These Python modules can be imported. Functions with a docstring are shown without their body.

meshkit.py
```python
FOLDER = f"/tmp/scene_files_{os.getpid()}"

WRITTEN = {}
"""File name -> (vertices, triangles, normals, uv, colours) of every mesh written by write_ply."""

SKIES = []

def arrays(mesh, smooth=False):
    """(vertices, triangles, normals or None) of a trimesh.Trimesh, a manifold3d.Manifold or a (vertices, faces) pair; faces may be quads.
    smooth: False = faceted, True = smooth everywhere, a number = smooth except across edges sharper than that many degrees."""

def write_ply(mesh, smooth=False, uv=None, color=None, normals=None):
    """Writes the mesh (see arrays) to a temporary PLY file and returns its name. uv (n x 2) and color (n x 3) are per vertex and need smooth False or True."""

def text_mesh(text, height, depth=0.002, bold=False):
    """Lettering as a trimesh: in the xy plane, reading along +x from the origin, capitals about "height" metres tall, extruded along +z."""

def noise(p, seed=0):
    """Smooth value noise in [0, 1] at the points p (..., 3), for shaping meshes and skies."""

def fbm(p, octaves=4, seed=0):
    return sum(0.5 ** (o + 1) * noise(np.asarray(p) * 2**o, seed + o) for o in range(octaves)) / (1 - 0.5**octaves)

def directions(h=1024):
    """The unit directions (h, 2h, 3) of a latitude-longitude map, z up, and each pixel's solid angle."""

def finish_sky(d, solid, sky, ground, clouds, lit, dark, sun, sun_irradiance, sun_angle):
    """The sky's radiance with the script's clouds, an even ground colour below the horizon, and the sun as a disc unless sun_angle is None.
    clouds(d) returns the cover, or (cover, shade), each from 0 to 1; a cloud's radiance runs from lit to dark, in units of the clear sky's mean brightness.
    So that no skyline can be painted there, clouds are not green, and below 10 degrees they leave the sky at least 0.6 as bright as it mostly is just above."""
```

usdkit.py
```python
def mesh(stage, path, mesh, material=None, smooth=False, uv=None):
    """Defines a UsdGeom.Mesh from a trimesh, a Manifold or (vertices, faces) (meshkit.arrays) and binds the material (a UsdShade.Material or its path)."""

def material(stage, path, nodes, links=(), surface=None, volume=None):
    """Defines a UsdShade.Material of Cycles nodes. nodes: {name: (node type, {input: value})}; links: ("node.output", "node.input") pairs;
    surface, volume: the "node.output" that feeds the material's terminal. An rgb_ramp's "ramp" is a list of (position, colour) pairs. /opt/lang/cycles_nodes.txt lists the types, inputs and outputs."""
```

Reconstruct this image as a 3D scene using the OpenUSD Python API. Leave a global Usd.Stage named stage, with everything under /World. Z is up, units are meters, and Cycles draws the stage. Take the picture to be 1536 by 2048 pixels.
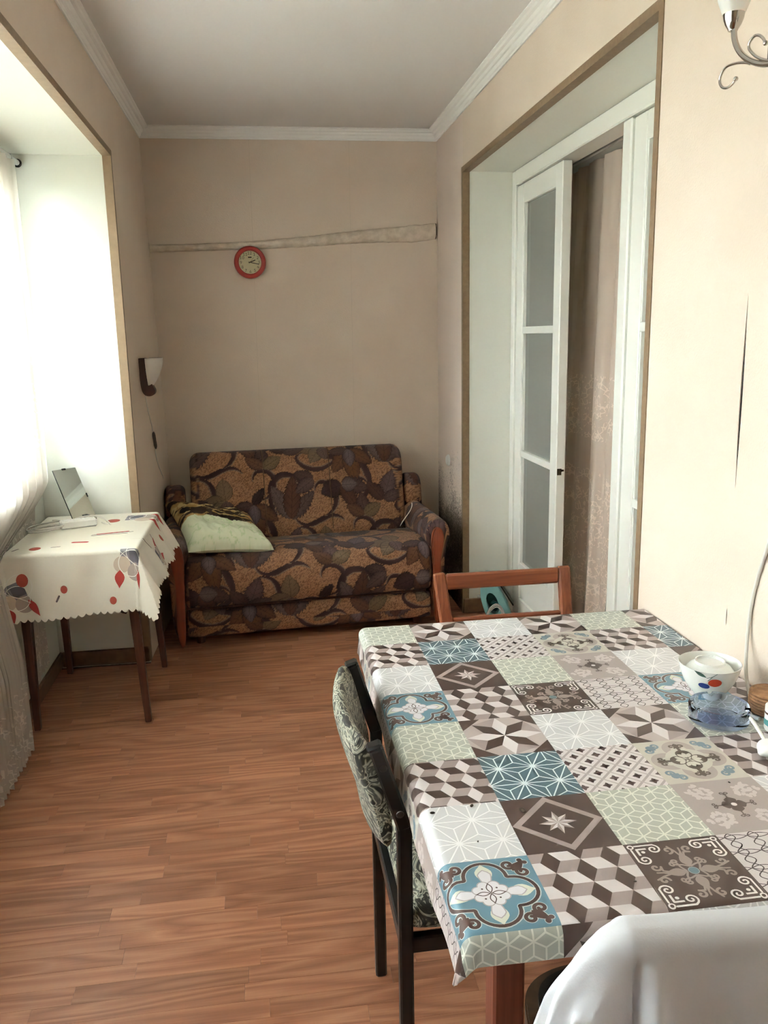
import math, numpy as np, trimesh, shapely, usdkit, meshkit
from shapely import affinity
from shapely.geometry import Polygon, LineString, Point, box as sbox, MultiPolygon
from shapely.ops import unary_union
from scipy.spatial import cKDTree
from pxr import Usd, UsdGeom, UsdLux, UsdShade, Gf, Sdf, Vt

stage = Usd.Stage.CreateInMemory()
UsdGeom.SetStageUpAxis(stage, UsdGeom.Tokens.z)
UsdGeom.SetStageMetersPerUnit(stage, 1.0)
UsdGeom.Xform.Define(stage, '/World')
UsdGeom.Scope.Define(stage, '/World/Looks')
rng = np.random.default_rng(7)
PI = math.pi

# ------------------------------------------------------------------ camera, daylight, exposure
YAW, PITCH, ROLL, FPX, CAMH = math.radians(7.93), math.radians(11.905), math.radians(1.153), 1674.0, 1.55
EXPOSURE = 2.0
fwd = np.array([math.sin(YAW) * math.cos(PITCH), math.cos(YAW) * math.cos(PITCH), -math.sin(PITCH)])
right0 = np.array([math.cos(YAW), -math.sin(YAW), 0])
down0 = np.cross(fwd, right0)
right = right0 * math.cos(ROLL) + down0 * math.sin(ROLL)
down = -right0 * math.sin(ROLL) + down0 * math.cos(ROLL)
cam = UsdGeom.Camera.Define(stage, '/World/camera')
M4 = np.eye(4); M4[0, :3] = right; M4[1, :3] = -down; M4[2, :3] = -fwd; M4[3, :3] = (0, 0, CAMH)
cam.AddTransformOp().Set(Gf.Matrix4d(*M4.ravel().tolist()))
cam.CreateHorizontalApertureAttr(36.0); cam.CreateVerticalApertureAttr(48.0)
cam.CreateFocalLengthAttr(36.0 * FPX / 1536.0)
cam.CreateClippingRangeAttr(Gf.Vec2f(0.01, 200.0))
cam.CreateExposureAttr(EXPOSURE)
sky = UsdLux.DomeLight.Define(stage, '/World/sky_light')          # bright overcast daylight
sky.CreateColorAttr(Gf.Vec3f(0.89, 0.965, 1.075)); sky.CreateIntensityAttr(4.0)

# ------------------------------------------------------------------ small helpers
def lin(c):
    c = np.asarray(c, float) / 255.0
    return tuple(np.where(c <= 0.04045, c / 12.92, ((c + 0.055) / 1.055) ** 2.4).tolist())

used = {}
def numbered(parent, name):
    k = used.get((parent, name), 0); used[(parent, name)] = k + 1
    return name if k == 0 else f'{name}_{k:03d}'

def keys(prim, label=None, cat=None, group=None, kind=None):
    for k, v in (('label', label), ('category', cat), ('group', group), ('kind', kind)):
        if v: prim.SetCustomDataByKey(k, v)
    return prim

def xform(parent, name, loc=(0, 0, 0), rotz=0.0):
    path = f'{parent}/{numbered(parent, name)}'
    x = UsdGeom.Xform.Define(stage, path)
    if any(loc): x.AddTranslateOp().Set(Gf.Vec3d(*[float(a) for a in loc]))
    if rotz: x.AddRotateZOp().Set(math.degrees(rotz))
    return x.GetPrim()

def thing(name, label, cat, loc=(0, 0, 0), rotz=0.0, group=None):
    return keys(xform('/World', name, loc, rotz), label, cat, group)

def struct(name):
    return keys(xform('/World', name), kind='structure')

def obj(name, m, mat, parent=None, smooth=False, label=None, cat=None, kind=None, group=None, color=None, normals=None):
    base = '/World' if parent is None else str(parent.GetPath())
    path = f'{base}/{numbered(base, name)}'
    if color is not None or normals is not None:
        v, f = (np.asarray(m.vertices), np.asarray(m.faces)) if hasattr(m, 'vertices') else m
        g = usdkit.mesh(stage, path, (v, f), MAT[mat], smooth=(True if normals is None and smooth else False))
        if normals is not None:
            g.CreateNormalsAttr(Vt.Vec3fArray.FromNumpy(np.asarray(normals, np.float32))); g.SetNormalsInterpolation('vertex')
        if color is not None:
            UsdGeom.PrimvarsAPI(g).CreatePrimvar('col', Sdf.ValueTypeNames.Color3fArray, 'vertex').Set(Vt.Vec3fArray.FromNumpy(np.asarray(color, np.float32)))
    else:
        g = usdkit.mesh(stage, path, m, MAT[mat], smooth=smooth)
    return keys(g.GetPrim(), label, cat, group, kind)

def cat_(*ms):
    out = []
    for m in ms:
        out += m if isinstance(m, list) else [m]
    return trimesh.util.concatenate(out)

def mv(m, t=(0, 0, 0), rx=0, ry=0, rz=0):
    m = m.copy()
    for a, ax in ((rx, (1, 0, 0)), (ry, (0, 1, 0)), (rz, (0, 0, 1))):
        if a: m.apply_transform(trimesh.transformations.rotation_matrix(a, ax))
    m.apply_translation(t); return m

def bx(x0, x1, y0, y1, z0, z1, c=0.0):
    """Box between limits, edges chamfered by c."""
    if c <= 0:
        return trimesh.creation.box(bounds=[[x0, y0, z0], [x1, y1, z1]])
    lo, hi = np.array([x0, y0, z0]), np.array([x1, y1, z1]); pts = []
    for s in np.ndindex(2, 2, 2):
        p = np.where(s, hi, lo); q = np.where(s, hi - c, lo + c)
        for k in range(3):
            r = q.copy(); r[k] = p[k]; pts.append(r)
    return trimesh.convex.convex_hull(np.array(pts))

def bar(a, b, w, t, c=0.003, up=(0, 0, 1), taper=1.0):
    """Chamfered bar from a to b, w wide (sideways) and t thick (along up)."""
    a, b = np.asarray(a, float), np.asarray(b, float); d = b - a; L = np.linalg.norm(d); d /= L
    s = np.cross(d, up); s /= np.linalg.norm(s); u = np.cross(s, d)
    m = bx(-w / 2, w / 2, -t / 2, t / 2, 0, L, c)
    v = m.vertices.copy(); k = 1 + (taper - 1) * v[:, 2:3] / L
    m.vertices = a + v[:, :1] * k * s + v[:, 1:2] * k * u + v[:, 2:3] * d
    m.fix_normals(); return m

def smoothpath(P, n=40):
    P = np.asarray(P, float); t = np.r_[0, np.cumsum(np.linalg.norm(np.diff(P, axis=0), axis=1))]
    from scipy.interpolate import PchipInterpolator, CubicSpline
    f = CubicSpline(t, P) if len(P) > 2 else (lambda x: P[0] + (P[-1] - P[0]) * (np.asarray(x)[:, None] / t[-1]))
    return f(np.linspace(0, t[-1], n))

def tube(P, r, n=10, caps=True):
    P = np.asarray(P, float); r = np.full(len(P), r) if np.ndim(r) == 0 else np.asarray(r)
    T = np.gradient(P, axis=0); T /= np.linalg.norm(T, axis=1, keepdims=True)
    a = np.array([0, 0, 1.0]) if abs(T[0][2]) < 0.9 else np.array([1.0, 0, 0])
    N = []; u = np.cross(T[0], a)
    for t in T:
        u = u - t * np.dot(u, t); u /= np.linalg.norm(u); N.append(u.copy())
    N = np.array(N); B = np.cross(T, N); th = np.arange(n) / n * 2 * PI
    V = (P[:, None] + r[:, None, None] * (np.cos(th)[None, :, None] * N[:, None] + np.sin(th)[None, :, None] * B[:, None])).reshape(-1, 3)
    i = np.arange(len(P) - 1)[:, None] * n; j = np.arange(n)[None]; k = (j + 1) % n
    q = np.stack([i + j, i + k, i + n + k, i + n + j], -1).reshape(-1, 4)
    F = np.vstack([q[:, [0, 1, 2]], q[:, [0, 2, 3]]])
    if caps:
        V = np.vstack([V, P[0], P[-1]]); a0, a1 = len(V) - 2, len(V) - 1; o = (len(P) - 1) * n; jj = np.arange(n)
        F = np.vstack([F, np.stack([np.full(n, a0), (jj + 1) % n, jj], 1), np.stack([np.full(n, a1), o + jj, o + (jj + 1) % n], 1)])
    m = trimesh.Trimesh(V, F, process=False); m.fix_normals(); return m

def lathe(prof, n=40, c=(0, 0, 0)):
    prof = np.asarray(prof, float); th = np.arange(n) / n * 2 * PI
    V = np.stack([prof[:, None, 0] * np.cos(th), prof[:, None, 0] * np.sin(th), np.repeat(prof[:, 1:2], n, 1)], -1).reshape(-1, 3)
    i = np.arange(len(prof) - 1)[:, None] * n; j = np.arange(n)[None]; k = (j + 1) % n
    q = np.stack([i + j, i + k, i + n + k, i + n + j], -1).reshape(-1, 4)
    m = trimesh.Trimesh(V, np.vstack([q[:, [0, 1, 2]], q[:, [0, 2, 3]]]), process=False)
    m.merge_vertices(); m.update_faces(m.nondegenerate_faces()); m.apply_translation(c); return m

def extr(poly, h, t=(0, 0, 0), axes=None):
    ms = [trimesh.creation.extrude_polygon(g, h, engine='earcut') for g in getattr(poly, 'geoms', [poly])]
    m = trimesh.util.concatenate(ms)
    if axes is not None:
        m.vertices = m.vertices @ np.array(axes, float)
        m.fix_normals()
    m.apply_translation(t); return m

def gridmesh(P):
    """Quads over an (n, m, 3) array of points."""
    n, m = P.shape[:2]; i = (np.arange(n - 1)[:, None] * m + np.arange(m - 1)[None]).ravel()
    F = np.vstack([np.stack([i, i + m, i + m + 1], 1), np.stack([i, i + m + 1, i + 1], 1)])
    return trimesh.Trimesh(P.reshape(-1, 3), F, process=False)

def sheet(P, t):
    """Closed thin sheet: grid of points thickened by t along its normals."""
    g = gridmesh(P); n = g.vertex_normals; n2, m2 = P.shape[:2]
    idx = np.arange(n2 * m2).reshape(n2, m2)
    rim = np.r_[idx[0, :-1], idx[:-1, -1], idx[-1, :0:-1], idx[:0:-1, 0]]; nx = np.roll(rim, -1); N = n2 * m2
    F = np.vstack([g.faces, g.faces[:, ::-1] + N, np.stack([rim, rim + N, nx + N], 1), np.stack([rim, nx + N, nx], 1)])
    m = trimesh.Trimesh(np.vstack([g.vertices + n * t / 2, g.vertices - n * t / 2]), F, process=False)
    return m

# ------------------------------------------------------------------ materials
MAT = {}
def mat(name, nodes, links, surface='p.BSDF'):
    MAT[name] = usdkit.material(stage, f'/World/Looks/{name}', nodes, links, surface=surface)

def plain(name, rgb, rough=0.5, metal=0.0, spec=0.5, bump=None, mottle=None, **kw):
    """rgb in sRGB 0-255; bump=(scale, distance); mottle=(scale, rgb2)."""
    n = {'p': ('principled_bsdf', {'base_color': lin(rgb), 'roughness': rough, 'metallic': metal, 'specular_ior_level': spec, **kw})}; l = []
    if bump or mottle: n['g'] = ('geometry', {})
    if bump:
        n['bn'] = ('noise_texture', {'scale': bump[0], 'detail': 3.0}); n['b'] = ('bump', {'strength': 0.6, 'distance': bump[1]})
        l += [('g.position', 'bn.vector'), ('bn.fac', 'b.height'), ('b.normal', 'p.normal')]
    if mottle:
        n['mn'] = ('noise_texture', {'scale': mottle[0], 'detail': 4.0}); n['mr'] = ('rgb_ramp', {'ramp': [(0.35, lin(rgb)), (0.65, lin(mottle[1]))]})
        l += [('g.position', 'mn.vector'), ('mn.fac', 'mr.fac'), ('mr.color', 'p.base_color')]
    mat(name, n, l)

def wood(name, dark, light, scale=(6, 90, 90), rough=0.42, vary=False, rings=0.35, coat=0.0):
    """Grain stretched along the axis with the smallest scale."""
    n = {'g': ('geometry', {}), 'm': ('mapping', {'scale': scale}),
         'n1': ('noise_texture', {'scale': 1.0, 'detail': 5.0, 'roughness': 0.6, 'distortion': 0.4}),
         'm2': ('mapping', {'scale': tuple(s * 0.22 for s in scale)}),
         'n2': ('noise_texture', {'scale': 1.0, 'detail': 1.0, 'distortion': 0.2}),
         'mul': ('math', {'math_type': 'multiply', 'value2': 9.0}), 'fr': ('math', {'math_type': 'pingpong', 'value2': 1.0}),
         'mx': ('mix_float', {'fac': rings}), 'r': ('rgb_ramp', {'ramp': [(0.2, lin(dark)), (0.8, lin(light))]}),
         'p': ('principled_bsdf', {'roughness': rough, 'coat_weight': coat, 'coat_roughness': 0.2})}
    l = [('m.vector', 'n1.vector'), ('m2.vector', 'n2.vector'), ('n2.fac', 'mul.value1'), ('mul.value', 'fr.value1'),
         ('n1.fac', 'mx.a'), ('fr.value', 'mx.b'), ('mx.result', 'r.fac')]
    if vary:
        n |= {'oi': ('object_info', {}), 'sc': ('vector_math', {'math_type': 'scale', 'scale': 37.0}), 'cx': ('combine_xyz', {}),
              'ad': ('vector_math', {'math_type': 'add'}), 'hv': ('hsv', {'fac': 1.0}), 'mr': ('map_range', {'to_min': 0.8, 'to_max': 1.17}),
              'b': ('bump', {'strength': 0.15, 'distance': 0.0006})}
        l += [('oi.random', 'cx.x'), ('oi.random', 'cx.y'), ('cx.vector', 'sc.vector1'), ('g.position', 'ad.vector1'), ('sc.vector', 'ad.vector2'),
              ('ad.vector', 'm.vector'), ('ad.vector', 'm2.vector'), ('oi.random', 'mr.value'), ('mr.result', 'hv.value'), ('r.color', 'hv.color'), ('hv.color', 'p.base_color'),
              ('n1.fac', 'b.height'), ('b.normal', 'p.normal')]
    else:
        l += [('g.position', 'm.vector'), ('g.position', 'm2.vector'), ('r.color', 'p.base_color')]
    mat(name, n, l)

plain('wallpaper', (222, 205, 188), 0.75, spec=0.25, bump=(170.0, 0.0016), mottle=(2.2, (216, 198, 180)))
mat('damp_shade_wallpaper', {'g': ('geometry', {}), 'x': ('separate_xyz', {}), 'n': ('noise_texture', {'scale': 95.0, 'detail': 4.0, 'roughness': 0.7}), 'n2': ('noise_texture', {'scale': 5.0, 'detail': 3.0}), 'mz': ('map_range', {'from_min': 1.05, 'from_max': 0.35, 'to_min': -0.27, 'to_max': 0.28, 'clamp': True}),
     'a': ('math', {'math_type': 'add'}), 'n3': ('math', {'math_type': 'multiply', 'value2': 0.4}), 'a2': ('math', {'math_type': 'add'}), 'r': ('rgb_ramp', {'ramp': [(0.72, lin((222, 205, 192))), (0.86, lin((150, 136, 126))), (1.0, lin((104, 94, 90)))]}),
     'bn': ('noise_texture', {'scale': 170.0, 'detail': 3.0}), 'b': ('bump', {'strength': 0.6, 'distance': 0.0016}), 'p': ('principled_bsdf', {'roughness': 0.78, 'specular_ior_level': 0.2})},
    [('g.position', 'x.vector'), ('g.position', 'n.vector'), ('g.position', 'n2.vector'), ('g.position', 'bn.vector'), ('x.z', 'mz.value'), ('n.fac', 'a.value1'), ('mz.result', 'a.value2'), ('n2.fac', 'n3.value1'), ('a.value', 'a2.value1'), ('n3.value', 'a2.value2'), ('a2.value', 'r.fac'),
     ('r.color', 'p.base_color'), ('bn.fac', 'b.height'), ('b.normal', 'p.normal')])  # damp speckle plus corner shade painted in, denser towards the floor
plain('plaster', (224, 209, 192), 0.85, spec=0.2, bump=(60.0, 0.004), mottle=(26.0, (206, 190, 172)))
plain('white_paint', (229, 228, 216), 0.42, bump=(14.0, 0.0012))
plain('ceiling_white', (230, 226, 223), 0.6, spec=0.3, bump=(9.0, 0.001))
plain('cornice_white', (240, 238, 234), 0.6)
plain('door_paint', (238, 237, 228), 0.33, bump=(30.0, 0.0006))
plain('corner_bead', (142, 118, 90), 0.5, mottle=(60.0, (132, 108, 82)))
plain('corner_bead_lit', (158, 133, 104), 0.5, mottle=(40.0, (150, 126, 98)))  # lit copy of the bead: daylight on the niche-side faces put into the colour
plain('wallpaper_edge', (200, 184, 164), 0.8)
plain('seam_shade_brown', (40, 32, 27), 0.9)  # dark brown painted for the shadow inside the sprung wallpaper seam
plain('skirting', (128, 96, 66), 0.5, mottle=(30.0, (112, 82, 56)))
mat('oak_floor', {'g': ('geometry', {}), 'oi': ('object_info', {}), 'cx': ('combine_xyz', {}), 'sc': ('vector_math', {'math_type': 'scale', 'scale': 41.0}), 'ad': ('vector_math', {'math_type': 'add'}),
     'm': ('mapping', {'scale': (1.5, 15.0, 15.0)}), 'n2': ('noise_texture', {'scale': 1.0, 'detail': 1.0, 'roughness': 0.4, 'distortion': 0.25}), 'mu': ('math', {'math_type': 'multiply', 'value2': 11.0}), 'pp': ('math', {'math_type': 'pingpong', 'value2': 1.0}),
     'm1': ('mapping', {'scale': (7.0, 210.0, 210.0)}), 'n1': ('noise_texture', {'scale': 1.0, 'detail': 3.0, 'roughness': 0.6}), 'mx': ('mix_float', {'fac': 0.5}),
     'r': ('rgb_ramp', {'ramp': [(0.1, lin((148, 95, 69))), (0.5, lin((178, 121, 91))), (0.9, lin((200, 146, 113)))]}), 'hv': ('hsv', {'fac': 1.0}), 'mr': ('map_range', {'to_min': 0.82, 'to_max': 1.14}),
     'p': ('principled_bsdf', {'roughness': 0.36})},
    [('oi.random', 'cx.x'), ('oi.random', 'cx.y'), ('cx.vector', 'sc.vector1'), ('g.position', 'ad.vector1'), ('sc.vector', 'ad.vector2'), ('ad.vector', 'm.vector'), ('ad.vector', 'm1.vector'), ('m.vector', 'n2.vector'), ('n2.fac', 'mu.value1'),
     ('mu.value', 'pp.value1'), ('m1.vector', 'n1.vector'), ('n1.fac', 'mx.a'), ('pp.value', 'mx.b'), ('mx.result', 'r.fac'), ('oi.random', 'mr.value'), ('mr.result', 'hv.value'), ('r.color', 'hv.color'), ('hv.color', 'p.base_color')])
plain('floor_gap', (70, 44, 28), 0.7)
wood('red_wood', (120, 64, 42), (162, 96, 62), scale=(8, 120, 120), rough=0.4)
wood('red_wood_up', (120, 64, 42), (162, 96, 62), scale=(120, 120, 8), rough=0.4)
wood('table_leg_wood', (110, 58, 42), (140, 80, 60), scale=(150, 150, 8), rough=0.5)
wood('dark_wood', (66, 38, 26), (100, 60, 40), scale=(120, 120, 9), rough=0.45)
wood('arm_wood', (124, 54, 30), (150, 72, 42), scale=(90, 90, 7), rough=0.35, coat=0.3)
plain('sconce_wood', (70, 44, 34), 0.5)
plain('black_steel', (26, 24, 24), 0.38)
plain('rivet', (70, 66, 64), 0.35, metal=0.7)
plain('black_vinyl', (32, 27, 25), 0.45, bump=(220.0, 0.0006))
wood('seat_rim', (58, 44, 34), (84, 64, 48), scale=(60, 60, 60), rough=0.4)
plain('chrome', (196, 192, 186), 0.12, metal=1.0)
plain('clock_red', (176, 60, 52), 0.35)
plain('clock_face', (228, 218, 184), 0.5)
plain('clock_ink', (52, 44, 28), 0.6)
plain('ceramic', (232, 232, 226), 0.18)
plain('fruit_red', (196, 66, 34), 0.2); plain('fruit_blue', (46, 66, 132), 0.2); plain('fruit_leaf', (74, 104, 92), 0.2)
plain('white_plastic', (232, 230, 224), 0.35)
plain('cord_white', (214, 208, 198), 0.45)
plain('cord_grey', (176, 172, 164), 0.5)
plain('teal_plastic', (122, 172, 168), 0.35); plain('teal_dark', (36, 92, 92), 0.45); plain('black_plate', (18, 18, 20), 0.3)
plain('mirror_glass', (226, 238, 234), 0.02, metal=1.0); plain('mirror_edge', (40, 36, 32), 0.5)
plain('wicker', (166, 122, 82), 0.7, bump=(90.0, 0.003), mottle=(70.0, (134, 94, 62)))
plain('jar_white', (232, 226, 214), 0.3); plain('jar_teal', (96, 170, 164), 0.3); plain('jar_brown', (104, 62, 58), 0.3)
mat('linen', {'g': ('geometry', {}), 'bn': ('noise_texture', {'scale': 420.0, 'detail': 2.0}), 'b': ('bump', {'strength': 0.5, 'distance': 0.0005}), 'd': ('diffuse_bsdf', {'color': lin((244, 244, 248))}), 't': ('translucent_bsdf', {'color': lin((228, 228, 236))}), 'tr': ('transparent_bsdf', {}),
     'm1': ('mix_closure', {'fac': 0.22}), 'm2': ('mix_closure', {'fac': 0.07})}, [('g.position', 'bn.vector'), ('bn.fac', 'b.height'), ('b.normal', 'd.normal'), ('d.BSDF', 'm1.closure1'), ('t.BSDF', 'm1.closure2'), ('m1.closure', 'm2.closure1'), ('tr.BSDF', 'm2.closure2')], surface='m2.closure')
plain('lamp_shade', (238, 232, 222), 0.35, subsurface_weight=0.25, subsurface_scale=0.02)
plain('rod_paint', (190, 190, 184), 0.4)
plain('window_paint', (240, 240, 236), 0.35)
plain('ground', (120, 122, 104), 0.9)
plain('backroom', (206, 196, 182), 0.8)
plain('lock_metal', (70, 56, 36), 0.4, metal=0.6)
plain('sofa_seam', (92, 68, 50), 0.9)
plain('frosted_glass', (206, 198, 188), 0.4)
plain('dark_wire', (52, 40, 32), 0.5)
mat('ash_glass', {'p': ('principled_bsdf', {'base_color': lin((216, 228, 252)), 'transmission_weight': 1.0, 'roughness': 0.02, 'ior': 1.33})}, [])
def pane(name, tint, dust, gloss=0.05):
    mat(name, {'t': ('transparent_bsdf', {'color': lin(tint)}), 'd': ('diffuse_bsdf', {'color': lin((206, 206, 196))}), 'g': ('glossy_bsdf', {'roughness': gloss, 'color': (1, 1, 1)}),
               'f': ('fresnel', {'IOR': 1.45}), 'm': ('mix_closure', {'fac': dust}), 'm2': ('mix_closure', {})},
        [('t.BSDF', 'm.closure1'), ('d.BSDF', 'm.closure2'), ('f.fac', 'm2.fac'), ('m.closure', 'm2.closure1'), ('g.BSDF', 'm2.closure2')], surface='m2.closure')
pane('window_glass', (246, 250, 248), 0.02); pane('clear_glass', (254, 254, 252), 0.0); pane('door_glass', (190, 188, 176), 0.34, 0.08)

def sheer(name, rgb, clear, emb_scale, zbands, emb_clear=0.05, trans=0.5):
    """Thin net curtain: see-through mixed with cloth; embroidered where voronoi and noise agree inside the z bands."""
    n = {'g': ('geometry', {}), 'x': ('separate_xyz', {}), 'v': ('voronoi_texture', {'scale': emb_scale, 'feature': 'distance_to_edge'}),
         'no': ('noise_texture', {'scale': emb_scale * 0.35, 'detail': 2.0, 'distortion': 1.5}), 'lt': ('math', {'math_type': 'less_than', 'value2': 0.1}),
         'gt': ('math', {'math_type': 'greater_than', 'value2': 0.5}), 'an': ('math', {'math_type': 'multiply'}), 'an2': ('math', {'math_type': 'multiply'}),
         'mr': ('map_range', {'to_min': clear, 'to_max': emb_clear, 'clamp': True}),
         'c': ('mix', {'color1': lin(rgb), 'color2': lin(tuple(min(255, c + 22) for c in rgb))}),
         'd': ('diffuse_bsdf', {}), 't': ('translucent_bsdf', {}), 'tr': ('transparent_bsdf', {}), 'm1': ('mix_closure', {'fac': trans}), 'm2': ('mix_closure', {})}
    l = [('g.position', 'x.vector'), ('g.position', 'v.vector'), ('g.position', 'no.vector'), ('v.distance', 'lt.value1'), ('no.fac', 'gt.value1'), ('lt.value', 'an.value1'), ('gt.value', 'an.value2'),
         ('an.value', 'an2.value1'), ('an2.value', 'mr.value'), ('an2.value', 'c.fac'), ('c.color', 'd.color'), ('c.color', 't.color'), ('d.BSDF', 'm1.closure1'), ('t.BSDF', 'm1.closure2'),
         ('mr.result', 'm2.fac'), ('m1.closure', 'm2.closure1'), ('tr.BSDF', 'm2.closure2')]
    prev = None
    for i, (a, b) in enumerate(zbands):
        n |= {f'a{i}': ('math', {'math_type': 'compare', 'value2': (a + b) / 2, 'value3': (b - a) / 2})}
        l.append(('x.z', f'a{i}.value1'))
        if prev:
            n[f's{i}'] = ('math', {'math_type': 'maximum'}); l += [(prev, f's{i}.value1'), (f'a{i}.value', f's{i}.value2')]; prev = f's{i}.value'
        else: prev = f'a{i}.value'
    l.append((prev, 'an2.value2'))
    mat(name, n, l, surface='m2.closure')
sheer('net_curtain', (230, 223, 215), 0.38, 42.0, [(0.0, 0.3), (0.62, 0.8), (1.1, 1.5)])
sheer('door_curtain', (222, 204, 188), 0.06, 46.0, [(0.2, 0.9), (1.05, 1.35)], trans=0.3)

def printed(name, rough, spec=0.5, bump=None, sheen=0.0, fabric=None):
    n = {'a': ('attribute', {'attribute': 'col'}), 'p': ('principled_bsdf', {'roughness': rough, 'specular_ior_level': spec, 'sheen_weight': sheen})}; l = [('a.color', 'p.base_color')]
    if bump:
        n |= {'g': ('geometry', {}), 'bn': ('noise_texture', {'scale': bump[0], 'detail': 2.0}), 'b': ('bump', {'strength': 0.5, 'distance': bump[1]})}
        l += [('g.position', 'bn.vector'), ('bn.fac', 'b.height'), ('b.normal', 'p.normal')]
    mat(name, n, l)
printed('oilcloth', 0.36, 0.5); printed('print_cotton', 0.7, 0.25, (300.0, 0.0005)); printed('sofa_fabric', 0.85, 0.2, (350.0, 0.0012), 0.1)
printed('pillow_print', 0.8, 0.2, (300.0, 0.0008))
mat('camo_fabric', {'g': ('geometry', {}), 'm': ('mapping', {'scale': (1.0, 0.55, 1.0), 'rotation': (0.5, 0.2, 0.3)}), 'n': ('noise_texture', {'scale': 19.0, 'detail': 2.0, 'distortion': 2.6}),
     'w': ('math', {'math_type': 'multiply', 'value2': 7.0}), 'f': ('math', {'math_type': 'pingpong', 'value2': 1.0}),
     'r': ('rgb_ramp', {'ramp': [(0.0, lin((36, 34, 29))), (0.36, lin((58, 56, 47))), (0.46, lin((138, 134, 114))), (0.72, lin((190, 187, 168))), (0.86, lin((104, 106, 94))), (1.0, lin((74, 74, 66)))]}),
     'p': ('principled_bsdf', {'roughness': 0.75, 'sheen_weight': 0.15})},
    [('g.position', 'm.vector'), ('m.vector', 'n.vector'), ('n.fac', 'w.value1'), ('w.value', 'f.value1'), ('f.value', 'r.fac'), ('r.color', 'p.base_color')])

# ------------------------------------------------------------------ the room
XL, XR, YB, YF, ZC = -0.616, 1.059, 5.086, -1.3, 2.70           # inner faces: left, right, far, near, ceiling
NX, NY0, NY1, NZ = -1.045, -0.7, 4.03, 2.345                      # window niche: outer wall, near and far reveals, soffit
DX, DY0, DY1, DZ = 1.335, 2.25, 4.43, 2.36                        # door niche
WY0, WY1, WZ0, WZ1 = 0.4, 3.945, 0.955, 2.25                       # window opening

obj('ground', bx(-60, 60, -60, 60, -3.4, -3.2), 'ground', kind='structure')
# floor: laminate strips
fl = struct('floor')
obj('slab', bx(-1.3, 3.2, YF - 0.2, YB + 0.2, -0.16, -0.0115), 'floor_gap', fl)
row = 0.0575; gap = 0.00022; y = 1.52; k = 0
spans = []
while y < 4.47:
    x0 = NX + 0.002 if y + row < NY1 else XL + 0.002
    x1 = 1.30 if y > DY0 else XR - 0.002
    off = [0.0, 0.23, 0.11, 0.36, 0.05, 0.29][k % 6] + 0.03 * rng.random(); x = x0 - off
    while x < x1:
        L = [0.42, 0.36, 0.5, 0.31][int(rng.integers(4))]
        a, b = max(x, x0), min(x + L, x1)
        if b - a > 0.03: spans.append((a, b, y))
        x += L
    y += row; k += 1
for a, b, y0 in spans:
    obj('plank', bx(a + gap, b - gap, y0 + gap, y0 + row - gap, -0.0115, 0.0, 0.00025), 'oak_floor', fl)
ytop = y
obj('boards_near', bx(NX, XR, YF, 1.519, -0.0115, 0.0), 'oak_floor', fl)
obj('boards_far', bx(XL, XR, ytop + 0.001, YB, -0.0115, 0.0), 'oak_floor', fl)
obj('boards_beyond_door', bx(1.3015, 3.1, 1.5, YB, -0.0115, 0.0), 'oak_floor', fl)

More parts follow.
